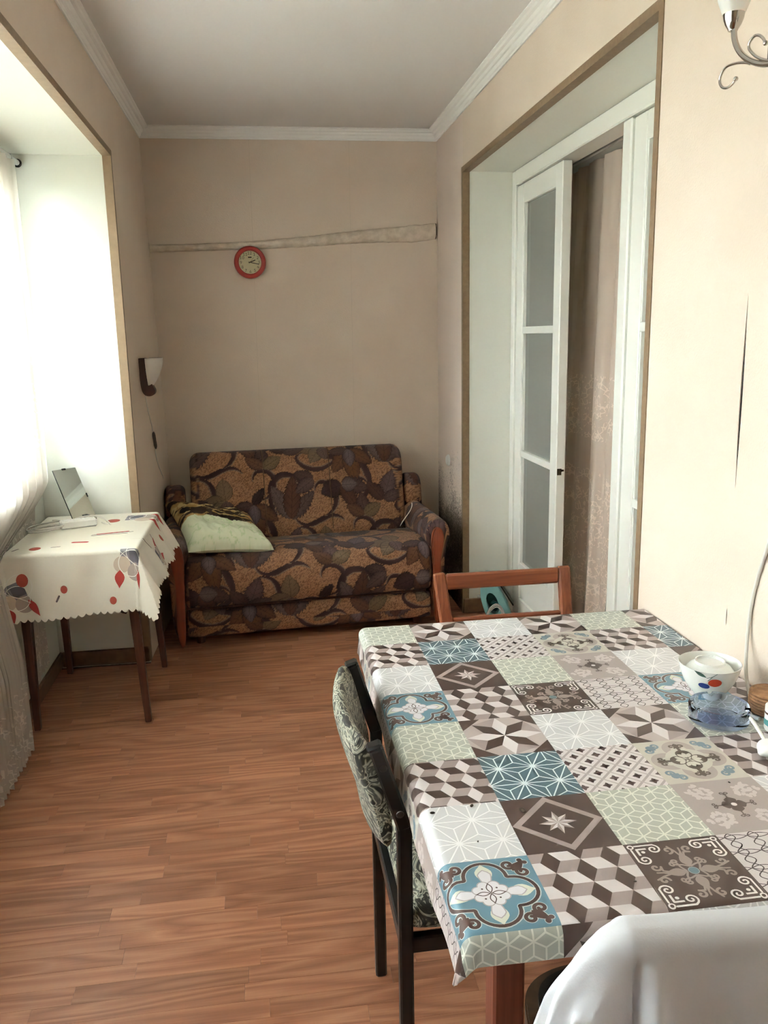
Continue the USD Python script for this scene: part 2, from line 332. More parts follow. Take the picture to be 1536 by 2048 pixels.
ce = struct('ceiling'); obj('slab', bx(-1.3, 3.2, YF - 0.2, YB + 0.2, ZC, ZC + 0.1), 'ceiling_white', ce)
def cornice(name, a, b, nrm):
    """Stepped foam cornice from a to b (2-D), running in the corner of wall and ceiling; nrm points into the room."""
    prof = [(0, 0), (0.055, 0), (0.055, -0.006), (0.046, -0.010), (0.040, -0.016), (0.030, -0.020), (0.024, -0.030), (0.018, -0.034), (0.013, -0.046), (0.008, -0.050), (0.007, -0.058), (0, -0.058)]
    a, b, nrm = np.array(a), np.array(b), np.array(nrm)
    d = (b - a) / np.linalg.norm(b - a); V = []
    for e, s in ((a, 1), (b, -1)):
        V += [[*(e + nrm * o + d * s * o), ZC + z] for o, z in prof]
    n = len(prof); j = np.arange(n); q = np.stack([j, (j + 1) % n, n + (j + 1) % n, n + j], 1)
    m = trimesh.Trimesh(np.array(V), np.vstack([q[:, [0, 1, 2]], q[:, [0, 2, 3]]])); m.fix_normals()
    obj(name, m, 'cornice_white', kind='structure')
cornice('trim_1', (XL, YF), (XL, YB), (1, 0)); cornice('trim_2', (XL, YB), (XR, YB), (0, -1)); cornice('trim_3', (XR, YF), (XR, YB), (-1, 0))

# far wall: four hung strips of wallpaper over plaster; the far left corner leans in a little at the foot
wb = struct('wall_back')
obj('plaster', bx(-1.3, 3.2, YB + 0.003, YB + 0.15, -0.1, ZC + 0.05), 'wallpaper_edge', wb)
cuts = [(XL - 0.05, XL - 0.05), (-0.016, -0.043), (0.549, 0.525), (XR + 0.05, XR + 0.05)]
for i in range(3):
    (t0, b0), (t1, b1) = cuts[i], cuts[i + 1]
    g = 0.0006
    V = np.array([[b0 + g, YB, 0], [b1 - g, YB, 0], [t1 - g, YB, ZC], [t0 + g, YB, ZC]])
    P = np.stack([np.stack([V[0] * (1 - s) + V[3] * s, V[1] * (1 - s) + V[2] * s]) for s in np.linspace(0, 1, 12)])
    m = sheet(P + [0, 0.0015, 0], 0.003)
    obj('wallpaper_strip', m, 'wallpaper', wb)

# left wall with the deep window niche
wl = struct('wall_left')
# the wall leans in towards its foot
def lean(m, f):
    v = m.vertices.copy(); k = (v[:, 0] > XL - 0.01) & (v[:, 1] > NY1 + 0.4); v[k, 0] += f * (ZC - v[k, 2]) / ZC; m.vertices = v; return m
obj('pier', lean(bx(-1.3, XL, NY1 + 0.004, YB + 0.1, -0.05, ZC), 0.05), 'wallpaper', wl)
obj('lintel', bx(-1.3, XL, NY0, NY1 + 0.004, NZ + 0.004, ZC), 'wallpaper', wl)
obj('near_pier', bx(-1.3, XL, YF, NY0, -0.05, ZC), 'wallpaper', wl)
obj('reveal', bx(NX, XL - 0.002, NY1, NY1 + 0.004, 0, NZ), 'white_paint', wl)
obj('soffit', bx(NX, XL - 0.002, NY0, NY1, NZ, NZ + 0.004), 'white_paint', wl)
obj('window_wall', cat_(bx(-1.3, NX, NY0, NY1, -0.05, WZ0 - 0.03), bx(-1.3, NX, NY0, NY1, WZ1, NZ), bx(-1.3, NX, WY1, NY1, WZ0 - 0.03, WZ1), bx(-1.3, NX, NY0, WY0, WZ0 - 0.03, WZ1)), 'white_paint', wl)
win = struct('window_1')
obj('sill', bx(-1.3, NX + 0.012, WY0 - 0.03, WY1 + 0.02, WZ0 - 0.03, WZ0, 0.006), 'window_paint', win)
fx0, fx1 = -1.2, -1.14; ws = np.linspace(WY0, WY1, 5)
obj('frame', cat_(bx(fx0, fx1, WY0, WY1, WZ0, WZ0 + 0.05, .004), bx(fx0, fx1, WY0, WY1, WZ1 - 0.05, WZ1, .004), *[bx(fx0, fx1, w - 0.025, w + 0.025, WZ0, WZ1, .004) for w in ws]), 'window_paint', win)
for a, b in zip(ws[:-1], ws[1:]):
    obj('pane', bx(-1.172, -1.168, a + 0.02, b - 0.02, WZ0 + 0.04, WZ1 - 0.04), 'window_glass', win)

def bead(name, xw, into, y0, y1, z1, zlow=0.0):
    """L-shaped strip around an opening in a wall at x=xw; 'into' is the sign of x pointing into the opening."""
    w, t = 0.034, 0.003; t_ = struct(name); s = -into
    lo, hi = sorted((xw, xw + s * t)); ri, ro = sorted((xw + s * t, xw + into * w))
    for yy, sg in ((y1, -1), (y0, 1)):
        a, b = sorted((yy, yy - sg * 0.024)); c, d = sorted((yy, yy + sg * t))
        obj('side_strip', cat_(bx(lo, hi, a, b, zlow, z1 + 0.024)), 'corner_bead', t_)
        obj('side_return', bx(ri, ro, c, d, zlow, z1), 'corner_bead_lit' if into < 0 else 'corner_bead', t_)
    obj('top_strip', bx(lo, hi, y0, y1, z1, z1 + 0.024), 'corner_bead', t_)
    obj('top_return', bx(ri, ro, y0 + t, y1 - t, z1 - t, z1), 'corner_bead_lit' if into < 0 else 'corner_bead', t_)
bead('trim_4', XL, -1, NY0, NY1, NZ)
bead('trim_5', XR, 1, DY0, DY1, DZ)

# right wall: body plus hung wallpaper sheets; one seam has sprung open
wr = struct('wall_right')
WT = 0.0022
obj('near_body', bx(XR + WT, XR + 0.4, YF, DY0 - 0.002, -0.05, ZC), 'seam_shade_brown', wr)  # body coloured dark so the open seam reads as shaded
def lens(yc, z0, z1, h, n=24):
    s = np.linspace(0, 1, n); return yc + h * np.sin(PI * s) ** 0.9 * (1 - 0.25 * s), z0 + (z1 - z0) * s
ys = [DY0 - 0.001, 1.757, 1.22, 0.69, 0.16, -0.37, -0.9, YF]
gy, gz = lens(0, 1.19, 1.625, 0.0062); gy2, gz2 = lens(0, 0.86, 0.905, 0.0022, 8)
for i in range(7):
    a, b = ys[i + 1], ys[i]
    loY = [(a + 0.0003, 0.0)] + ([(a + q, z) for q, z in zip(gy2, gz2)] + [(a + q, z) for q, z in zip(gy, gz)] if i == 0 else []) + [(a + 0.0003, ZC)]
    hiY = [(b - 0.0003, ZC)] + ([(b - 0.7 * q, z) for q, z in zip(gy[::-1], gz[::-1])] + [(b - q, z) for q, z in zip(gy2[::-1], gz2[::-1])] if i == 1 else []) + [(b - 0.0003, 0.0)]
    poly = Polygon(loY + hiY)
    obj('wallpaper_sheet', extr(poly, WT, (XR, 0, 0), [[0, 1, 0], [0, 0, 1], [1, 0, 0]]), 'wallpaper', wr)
obj('far_pier', bx(XR, XR + 0.4, DY1 + 0.004, YB + 0.1, -0.05, ZC), 'damp_shade_wallpaper', wr)
obj('lintel', bx(XR, XR + 0.4, DY0 - 0.001, DY1 + 0.004, DZ + 0.004, ZC), 'wallpaper', wr)
obj('reveal', cat_(bx(XR + 0.002, DX, DY1, DY1 + 0.004, 0, DZ), bx(XR + 0.002, DX, DY0 - 0.004, DY0, 0, DZ)), 'white_paint', wr)
obj('soffit', bx(XR + 0.002, DX, DY0, DY1, DZ, DZ + 0.004), 'white_paint', wr)
wn = struct('wall_front'); obj('body', bx(-1.3, 3.2, YF - 0.15, YF, -0.05, ZC), 'wallpaper', wn)
wx = struct('wall_backroom')
obj('body', cat_(bx(3.1, 3.25, YF, 2.6, -0.05, ZC), bx(3.1, 3.25, 3.1, YB + 0.1, -0.05, ZC), bx(3.1, 3.25, 2.6, 3.1, -0.05, 1.0), bx(3.1, 3.25, 2.6, 3.1, 1.7, ZC), bx(XR + 0.4, 3.2, 1.35, 1.5, -0.05, ZC)), 'backroom', wx)
wi2 = struct('window_2'); obj('frame', cat_(bx(3.15, 3.2, 2.6, 3.1, 1.0, 1.04), bx(3.15, 3.2, 2.6, 3.1, 1.66, 1.7), bx(3.15, 3.2, 2.6, 2.64, 1.04, 1.66), bx(3.15, 3.2, 3.06, 3.1, 1.04, 1.66)), 'window_paint', wi2); obj('pane', bx(3.174, 3.178, 2.63, 3.07, 1.03, 1.67), 'window_glass', wi2)  # unseen window and opening, added to brighten the door curtain and panes

obj('baseboard_left', cat_(bx(NX, NX + 0.014, NY0, NY1, 0, 0.075, 0.004), bx(NX + 0.014, XL - 0.004, NY1 - 0.014, NY1, 0, 0.075, 0.004)), 'skirting', kind='structure')
obj('baseboard_right', cat_(bx(XR - 0.014, XR, YF, DY0 - 0.03, 0, 0.075, 0.004), bx(XR + 0.002, DX - 0.03, DY1 - 0.014, DY1, 0, 0.085, 0.004)), 'skirting', kind='structure')

# ------------------------------------------------------------------ glazed door with its two standing leaves
dr = struct('door_1')
FX = DX - 0.004
obj('jamb', cat_(bx(FX - 0.012, FX + 0.09, DY1 - 0.055, DY1 - 0.0005, 0, DZ - 0.002, .005), bx(FX - 0.012, FX + 0.09, DY0 + 0.0005, DY0 + 0.055, 0, DZ - 0.002, .005)), 'door_paint', dr)
obj('head', bx(FX - 0.012, FX + 0.09, DY0 + 0.055, DY1 - 0.055, DZ - 0.075, DZ - 0.002, .005), 'door_paint', dr)
def leaf(y0, y1, lock=None, slim=False):
    """A leaf between y0 and y1 with three panes over a wooden panel."""
    lf = xform(str(dr.GetPath()), 'door_leaf'); x0, x1 = FX, FX + 0.045; zt = DZ - 0.08
    ya, yb = y0 + 0.088, y1 - 0.1
    for a, b in ((y0, ya), (yb, y1)): obj('stile', bx(x0, x1, a, b, 0.012, zt, .004), 'door_paint', lf)
    rails = [(0.012, 0.12), (0.22, 0.325), (0.905, 0.94), (1.545, 1.58), (2.185, zt)]
    for a, b in rails: obj('rail', bx(x0 + 0.002, x1 - 0.002, ya, yb, a, b, .003), 'door_paint', lf)
    obj('panel', bx(x0 + 0.014, x1 - 0.014, ya, yb, 0.12, 0.22), 'door_paint', lf)
    for (a, b), (c, d) in zip(rails[1:-1], rails[2:]):
        obj('pane', bx(x0 + 0.02, x0 + 0.024, ya, yb, b, c), 'door_glass', lf)
    obj('glazing_bead', cat_(*[cat_(bx(x0 + 0.006, x0 + 0.02, ya, ya + 0.01, b, c), bx(x0 + 0.006, x0 + 0.02, yb - 0.01, yb, b, c)) for (a, b), (c, d) in zip(rails[1:-1], rails[2:])]), 'door_paint', lf)
    if lock:
        obj('lock_plate', cat_(bx(x0 + 0.006, x0 + 0.026, lock - 0.0025, lock + 0.001, 0.895, 0.925), bx(x0 + 0.024, x0 + 0.036, lock - 0.007, lock + 0.001, 0.913, 0.921)), 'lock_metal', lf)
leaf(3.712, DY1 - 0.057, lock=3.712)
leaf(DY0 + 0.057, 2.99)
obj('astragal', bx(FX - 0.012, FX + 0.05, 2.992, 3.062, 0.012, DZ - 0.078, .006), 'door_paint', dr)
obj('draught_strip', tube(smoothpath([(FX + 0.06, 3.07, 1.9), (FX + 0.06, 3.08, 1.35), (FX + 0.055, 3.16, 0.7), (FX + 0.05, 3.27, 0.02)], 30), 0.003, 6), 'cord_grey', dr)

# curtain hung behind the doorway
cu = thing('door_curtain', 'taupe embroidered net curtain hanging in the open gap of the glazed door', 'curtain')
n, m = 260, 60; s = np.linspace(0, 1, n)[:, None]; z = np.linspace(2.30, 0.03, m)[None]
yy = 2.42 + 1.80 * s + 0.14 * s * (2.26 - z) / 2.2
f = np.sin(2 * PI * (s * 11.3 + 0.25 * np.sin(5 * s))) * (0.012 + 0.005 * (2.3 - z)) + 0.004 * np.sin(2 * PI * s * 27 + z * 2)
xx = 1.53 + f + 0.0 * z; yy = yy + 0.02 * np.cos(2 * PI * s * 9.3 + z) 
obj('cloth', sheet(np.stack([xx, yy, z + 0 * s], -1), 0.0012), 'door_curtain', cu, smooth=True)
obj('rail', bx(1.48, 1.58, 2.3, 4.4, 2.305, 2.335, .006), 'rod_paint', cu)

# ------------------------------------------------------------------ printed cloths: painted polygons on a draped surface
def pieces(layers, clip):
    """Painter's layers [(geometry, colour)] from bottom to top -> disjoint [(geometry, colour)]."""
    out, above = [], None
    for g, c in reversed(layers):
        g = g.intersection(clip)
        if g.is_empty: continue
        p = g if above is None else g.difference(above)
        if not p.is_empty: out.append((p, c))
        above = g if above is None else above.union(g)
        above = above.simplify(1e-4)
    return out

def polys(g):
    if g.geom_type == 'Polygon': return [g] if g.area > 1e-9 else []
    return [q for h in getattr(g, 'geoms', []) for q in polys(h)]

def triangles(g):
    V, F, n = [], [], 0
    for p in polys(g):
        v, f = trimesh.creation.triangulate_polygon(p, engine='earcut')
        V.append(v); F.append(f + n); n += len(v)
    return (np.vstack(V), np.vstack(F)) if V else (np.zeros((0, 2)), np.zeros((0, 3), int))

def refine(V, F, C, limit, rounds=14):
    """Longest-edge splitting until each triangle's longest edge is below limit(centroid)."""
    T = V[F]
    done_T, done_C = [], []
    for _ in range(rounds):
        e = np.linalg.norm(T - np.roll(T, -1, axis=1), axis=2); k = e.argmax(1); L = e.max(1); far = L > limit(T)
        done_T.append(T[~far]); done_C.append(C[~far]); T, C, k = T[far], C[far], k[far]
        if not len(T): break
        i = np.arange(len(T)); a, b, c = T[i, k], T[i, (k + 1) % 3], T[i, (k + 2) % 3]; m_ = (a + b) / 2
        T = np.concatenate([np.stack([a, m_, c], 1), np.stack([m_, b, c], 1)]); C = np.concatenate([C, C])
    if len(T): done_T.append(T); done_C.append(C)
    return np.concatenate(done_T), np.concatenate(done_C)

def drape_mesh(parts, S, limit, under=(225, 218, 212), thick=0.0009):
    """parts: [(V, F, rgb linear)] in cloth coordinates; S maps (n, 2) to (n, 3). Returns vertices, faces, normals, colours."""
    Ts, Cs = [], []
    for V, F, c in parts:
        if not len(F): continue
        a = V[F]; ar = np.cross(a[:, 1] - a[:, 0], a[:, 2] - a[:, 0]); F = np.where((ar < 0)[:, None], F[:, ::-1], F)
        T, C = refine(V, F, np.tile(np.array(c, float), (len(F), 1)), limit); Ts.append(T); Cs.append(C)
    T = np.concatenate(Ts).reshape(-1, 2); C = np.repeat(np.concatenate(Cs), 3, 0)
    h = 5e-4; P = S(T); du = S(T + [h, 0]) - S(T - [h, 0]); dv = S(T + [0, h]) - S(T - [0, h])
    N = np.cross(du, dv); N /= np.maximum(np.linalg.norm(N, axis=1, keepdims=True), 1e-12)
    F = np.arange(len(T)).reshape(-1, 3)
    Pb = P - N * thick; Cb = np.tile(np.array(lin(under)), (len(P), 1))
    return np.vstack([P, Pb]), np.vstack([F, F[:, ::-1] + len(P)]), np.vstack([N, -N]), np.vstack([C, Cb])

BR, MID, LT = (80, 62, 57), (164, 148, 144), (216, 207, 206)
SQ = sbox(0, 0, 1, 1)
def ln(pts, w, cap='flat'): return LineString(pts).buffer(w / 2, quad_segs=3, cap_style=cap, join_style='round')
def rot(g, a, o=(0.5, 0.5)): return affinity.rotate(g, a, origin=o)
def spiral(c, r0, r1, a0, turns, n=22):
    t = np.linspace(0, 1, n); r = r0 + (r1 - r0) * t; a = math.radians(a0) + turns * 2 * PI * t
    return np.stack([c[0] + r * np.cos(a), c[1] + r * np.sin(a)], 1)
def petal(c, ang, l0, l1, w, tip=0.7, n=9):
    """Pointed petal from distance l0 to l1 along ang (degrees), half width w, widest at fraction tip."""
    s = np.linspace(0, 1, n); prof = np.where(s < tip, np.sin(s / tip * PI / 2), np.cos((s - tip) / (1 - tip) * PI / 2) ** 1.3) * w
    p = np.r_[np.stack([l0 + (l1 - l0) * s, prof], 1), np.stack([l0 + (l1 - l0) * s, -prof], 1)[::-1]]
    a = math.radians(ang); R = np.array([[math.cos(a), math.sin(a)], [-math.sin(a), math.cos(a)]])
    return Polygon(p @ R + np.array(c)).buffer(0)
def rhombs(L, rotdeg, cols, line=None):
    """Tumbling blocks over the unit tile. cols: three colours; line: (width, colour)."""
    a = math.radians(rotdeg); e = [np.array([math.cos(a + k * PI / 3), math.sin(a + k * PI / 3)]) * L for k in range(3)]
    A, B = e[0] + e[1], e[1] + e[2]; G = [[], [], []]; lines = []
    for i in range(-14, 15):
        for j in range(-14, 15):
            o = i * A + j * B + np.array([0.5, 0.5])
            if np.abs(o - 0.5).max() > 0.5 + 2.2 * L: continue
            for k, (p, q) in enumerate(((e[0], e[1]), (e[1], e[2]), (e[2], -e[0]))):
                G[k].append(Polygon([o, o + p, o + p + q, o + q]))
            for k in range(3):
                lines += [LineString([o, o + e[k]]), LineString([o, o - e[k]]), LineString([o + e[k], o + e[k] + e[(k + 1) % 3]]) if k < 2 else LineString([o + e[2], o + e[2] - e[0]]),
                          LineString([o + e[k], o + e[k] + (e[k - 1] if k else -e[2])])]
    lay = [(unary_union(g).buffer(1e-4), c) for g, c in zip(G, cols)]
    if line: lay = [(SQ, cols[0]), (unary_union(lines).buffer(line[0] / 2, cap_style='flat'), line[1])]
    return lay
def stars(a, bg, fg, w):
    """Sunburst lines through a triangular lattice."""
    L = []
    for i in range(-9, 10):
        for j in range(-9, 10):
            p = np.array([i * a + (j % 2) * a / 2, j * a * 0.866]) + [0.5 - a / 4, 0.5 - a * 0.433]
            if np.abs(p - 0.5).max() > 0.5 + a * 1.2: continue
            for k in range(12):
                th = k * PI / 6; R = a * (0.5 if k % 2 == 0 else 0.577)
                L.append(LineString([p, p + R * np.array([math.cos(th), math.sin(th)])]))
    return [(SQ, bg), (unary_union(L).buffer(w / 2, quad_segs=2), fg), ]
def scroll(flip=1):
    """A leafy pair of C-scrolls near the tile's lower left corner."""
    g = [ln(spiral((0.235, 0.115), 0.02, 0.065, 100, 1.1), 0.036, 'round'), ln(spiral((0.115, 0.235), 0.02, 0.065, -10, -1.1), 0.036, 'round'), petal((0.07, 0.07), 45, 0.0, 0.2, 0.055), Point(0.165, 0.165).buffer(0.05, quad_segs=4),
         Point(0.10, 0.06).buffer(0.028, quad_segs=3), Point(0.06, 0.10).buffer(0.028, quad_segs=3)]
    return unary_union(g)
def four(g): return unary_union([rot(g, 90 * k) for k in range(4)])
def tileA(): return rhombs(0.132, 30, [(180, 182, 170)] * 3, (0.017, (224, 224, 212)))
def tileB(): return rhombs(0.185, 0, [MID, LT, BR])
def tileM(): return rhombs(0.205, 60, [BR, LT, MID])
def tileC(): return stars(0.46, (207, 205, 206), (240, 238, 238), 0.015)
def tileG(): return stars(0.42, (84, 108, 118), (226, 236, 238), 0.016)
def tileD():
    blue, dk, cr, wh, gy = (106, 143, 160), (86, 64, 58), (214, 214, 198), (222, 217, 220), (178, 168, 168)
    c = (0.5, 0.5); lobes = unary_union([Point(0.5 + 0.235 * math.cos(k * PI / 2), 0.5 + 0.235 * math.sin(k * PI / 2)).buffer(0.225, quad_segs=7) for k in range(4)])
    lay = [(SQ, blue), (lobes.buffer(0.012), (190, 198, 198)), (lobes, dk), (lobes.buffer(-0.036), (190, 198, 198)), (lobes.buffer(-0.044), blue)]
    sc = four(scroll()); lay += [(sc.buffer(0.008), (190, 198, 198)), (sc, dk)]
    lay += [(unary_union([petal(c, 90 * k, 0.14, 0.43, 0.085, 0.55) for k in range(4)]), cr)]
    p2 = unary_union([petal(c, 90 * k, 0.06, 0.35, 0.07, 0.75) for k in range(4)]); lay += [(p2, gy), (p2.buffer(-0.012), wh)]
    p3 = unary_union([Point(0.5 + 0.125 * math.cos(math.radians(a)), 0.5 + 0.125 * math.sin(math.radians(a))).buffer(0.062, quad_segs=4) for a in (24, 66, 114, 156, 204, 246, 294, 336)] + [Point(c).buffer(0.12)])
    lay += [(p3, gy), (p3.buffer(-0.012), wh)]
    p4 = unary_union([petal(c, 90 * k, 0.0, 0.15, 0.032, 0.5) for k in range(4)]); lay += [(p4, dk), (p4.buffer(-0.010), wh)]
    lay += [(unary_union([Point(0.5 + 0.07 * a, 0.5 + 0.07 * b).buffer(0.011, quad_segs=2) for a in (-1, 1) for b in (-1, 1)]), dk)]
    return lay
def tileE():
    lay = [(SQ, BR)]; d = Polygon([(0.5, 0), (1, 0.5), (0.5, 1), (0, 0.5)]); lay += [(d, MID), (affinity.scale(d, 0.8, 0.8), BR)]
    for k in range(8):
        a = k * PI / 4; t = np.array([math.cos(a), math.sin(a)]) * (0.21 if k % 2 == 0 else 0.19)
        for sgn, c in ((1, LT), (-1, MID)):
            b = a + sgn * PI / 8; q = np.array([math.cos(b), math.sin(b)]) * 0.095
            lay.append((Polygon([(0.5, 0.5), (0.5 + t[0], 0.5 + t[1]), (0.5 + q[0], 0.5 + q[1])]), c))
    return lay
def tileF():
    s = 0.27; lay = [(SQ, (186, 172, 168))]
    d = lambda a, r: np.array([0.5 + r * math.cos(math.radians(a)), 0.5 + r * math.sin(math.radians(a))])
    for x in (0, 1):
        for y in (0, 1):
            lay.append((Polygon([(x, y), (x + (0.29 if x == 0 else -0.29), y), (x, y + (0.29 if y == 0 else -0.29))]), BR))
    for k in range(8):
        a = 45 * k; tip = d(a, 1.848 * s); p, q = d(a - 22.5, s), d(a + 22.5, s)
        c = BR if k % 2 else (LT if k % 4 == 0 else (222, 214, 213)); lay.append((Polygon([(0.5, 0.5), p, tip, q]), c))
    for k in range(4):
        a = 90 * k + 22.5; m_ = d(a, 1.36 * s); lay.append((Polygon([d(a, s), d(a - 22.5, 1.848 * s), d(a + 22.5, 1.848 * s)]), MID))
    return lay
def tileH():
    lay = [(SQ, (216, 207, 206))]; st = (172, 160, 158)
    lay.append((unary_union([ln([(-0.6 + k * 0.28, -0.1), (0.6 + k * 0.28, 1.1)], 0.03) for k in range(-3, 7)]), st))
    lay.append((unary_union([ln([(-0.1, 0.1 + k * 0.28), (1.1, -1.1 + k * 0.28)], 0.022) for k in range(0, 9)]), (184, 172, 170)))
    fl_ = []
    for i in range(-5, 9):
        for j in range(-5, 9):
            c = (0.45 + 0.14 * (i - j), -0.03 + 0.14 * (i + j))
            if -0.1 < c[0] < 1.1 and -0.1 < c[1] < 1.1: fl_ += [petal(c, 90 * k, 0, 0.062, 0.02, 0.5) for k in range(4)] + [petal(c, 45 + 90 * k, 0, 0.04, 0.01, 0.5) for k in range(4)]
    return lay + [(unary_union(fl_), (84, 62, 60))]
def tileI():
    tp = (156, 141, 134); lay = [(SQ, (78, 60, 54))]
    t = [petal((0.5, 0.5), 90, 0.07, 0.30, 0.06, 0.35), ln(spiral((0.40, 0.40 + 0.5 - 0.06), 0.012, 0.055, 250, -0.95), 0.026, 'round'), ln([(0.5, 0.68), (0.46, 0.82), (0.42, 0.9)], 0.022, 'round'), ln([(0.5, 0.7), (0.52, 0.86)], 0.02, 'round'),
         ln(spiral((0.60, 0.84), 0.012, 0.055, -70, 0.95), 0.026, 'round'), ln([(0.5, 0.68), (0.54, 0.79), (0.60, 0.786)], 0.022, 'round'), ln(np.r_[[(0.51, 0.57), (0.57, 0.6)], spiral((0.615, 0.655), 0.05, 0.012, -90, 0.8)], 0.022, 'round'), ln(np.r_[[(0.49, 0.57), (0.43, 0.6)], spiral((0.385, 0.655), 0.05, 0.012, -90, -0.8)], 0.022, 'round')]
    lay.append((four(unary_union(t)), tp))
    w = [Point(0.055, 0.055).buffer(0.035).difference(Point(0.055, 0.055).buffer(0.018)), ln([(0.10, 0.045), (0.29, 0.045)], 0.02, 'round'), ln([(0.045, 0.10), (0.045, 0.29)], 0.02, 'round'),
         ln(spiral((0.27, 0.115), 0.07, 0.012, -70, 1.3), 0.02, 'round'), ln(spiral((0.115, 0.27), 0.07, 0.012, 160, -1.3), 0.02, 'round'), ln([(0.1, 0.2), (0.1, 0.1), (0.2, 0.1)], 0.024), Point(0.15, 0.15).buffer(0.02)]
    lay += [(four(unary_union(w)), (232, 226, 224)), (Point(0.5, 0.5).buffer(0.055), (150, 160, 164)), (Point(0.5, 0.5).buffer(0.046), (100, 128, 138))]
    return lay
def tileJ():
    lay = [(SQ, (196, 190, 178)), (four(Point(0.5, 0.76).buffer(0.2)), (172, 159, 152)), (four(Point(0.5, 0.74).buffer(0.1)).union(Point(.5, .5).buffer(.27)), (198, 193, 181))]
    b = unary_union([Point(0.16, 0.16).buffer(0.05), ln(spiral((0.23, 0.12), 0.015, 0.055, 60, 1.1), 0.03, 'round'), ln(spiral((0.12, 0.23), 0.015, 0.055, 30, -1.1), 0.03, 'round'), petal((0.12, 0.12), 45, 0, 0.14, 0.045)])
    lay.append((four(b), (118, 138, 150)))
    lay.append((four(unary_union([Point(0.5, 0.63).buffer(0.1, quad_segs=5), ln([(0.5, 0.7), (0.5, 0.82)], 0.04), ln(spiral((0.44, 0.83), 0.012, 0.045, 300, -1), 0.026, 'round'), ln(spiral((0.56, 0.83), 0.012, 0.045, 240, 1), 0.026, 'round'), petal((0.5, 0.8), 90, 0, 0.1, 0.03)])), (88, 72, 62)))
    lay.append((four(unary_union([petal((0.5, 0.52), 90 + a, 0.02, 0.15, 0.028, 0.7) for a in (-32, 0, 32)])), (204, 198, 186)))
    lay += [(four(petal((0.5, 0.5), 45, 0, 0.09, 0.024, 0.5)), (88, 72, 62)), (four(petal((0.5, 0.5), 45, 0.012, 0.078, 0.013, 0.5)), (204, 198, 186))]
    return lay
def tileK():
    r = np.random.default_rng(3); lay = [(SQ, (170, 157, 152))]; g = []
    for k in range(34):
        a = r.uniform(0, 360); rr = r.uniform(0.02, 0.16); c = (0.235 + rr * math.cos(a) * 1.1, 0.235 + rr * math.sin(a)); g.append(petal(c, a, -0.02, r.uniform(0.03, 0.075), 0.022, 0.6))
        g.append(ln(spiral(c, 0.008, 0.028, a, 0.9, 8), 0.011, 'round'))
    lay.append((four(unary_union(g)), (203, 192, 189)))
    d = unary_union([petal((0.5, 0.5), 90, 0, 0.15, 0.07, 0.6), ln([(0.5, 0.62), (0.5, 0.73)], 0.016), ln(spiral((0.47, 0.72), 0.008, 0.028, 300, -1, 10), 0.015, 'round'), ln(spiral((0.53, 0.72), 0.008, 0.028, 240, 1, 10), 0.015, 'round')])
    return lay + [(four(d), (92, 76, 72)), (Point(0.5, 0.5).buffer(0.032), (222, 216, 214))]
def tileL():
    lay = [(SQ, (210, 201, 200))]; g = []; t = np.linspace(-0.05, 1.05, 45)
    for k in range(-1, 6):
        for s in (1, -1): g.append(ln(np.stack([0.125 + 0.25 * k + s * 0.055 * np.sin(2 * PI * t / 0.25), t], 1), 0.012))
        for s in (1, -1): g.append(ln(np.stack([t, 0.125 + 0.25 * k + 0.0625 + s * 0.035 * np.sin(2 * PI * (t - 0.06) / 0.5)], 1), 0.010))
    return lay + [(unary_union(g), (70, 52, 50))]
TILES = {c: pieces(fn(), SQ) for c, fn in dict(A=tileA, B=tileB, C=tileC, D=tileD, E=tileE, F=tileF, G=tileG, H=tileH, I=tileI, J=tileJ, K=tileK, L=tileL, M=tileM).items()}
TRI = {c: [(*triangles(g), col) for g, col in ps] for c, ps in TILES.items()}
LAYOUT = ['AFCF', 'BGHJ', 'CEAK', 'DMIL']                         # rows from far to near, columns from left to right

# ------------------------------------------------------------------ dining table and its oilcloth
TX0, TX1, TY0, TY1, TZ = 0.225, 1.052, 0.945, 2.19, 0.765
tb = thing('dining_table', 'long dining table with reddish wooden legs, under the patchwork oilcloth by the right wall', 'table')
obj('tabletop', bx(TX0 + 0.012, TX1 - 0.004, TY0 + 0.012, TY1 - 0.012, TZ - 0.032, TZ - 0.0025, 0.008), 'red_wood', tb)
for lx in (0.318, 0.985):
    for ly in (1.06, 2.12):
        obj('leg', mv(bx(-0.024, 0.024, -0.024, 0.024, 0, TZ - 0.034, 0.004), (lx, ly, 0)), 'table_leg_wood', tb)
obj('apron', cat_(bx(0.345, 0.965, 1.05, 1.07, TZ - 0.11, TZ - 0.0335), bx(0.345, 0.965, 2.1, 2.12, TZ - 0.11, TZ - 0.0335), bx(0.31, 0.33, 1.085, 2.095, TZ - 0.11, TZ - 0.0335), bx(0.975, 0.995, 1.085, 2.095, TZ - 0.11, TZ - 0.0335)), 'table_leg_wood', tb)

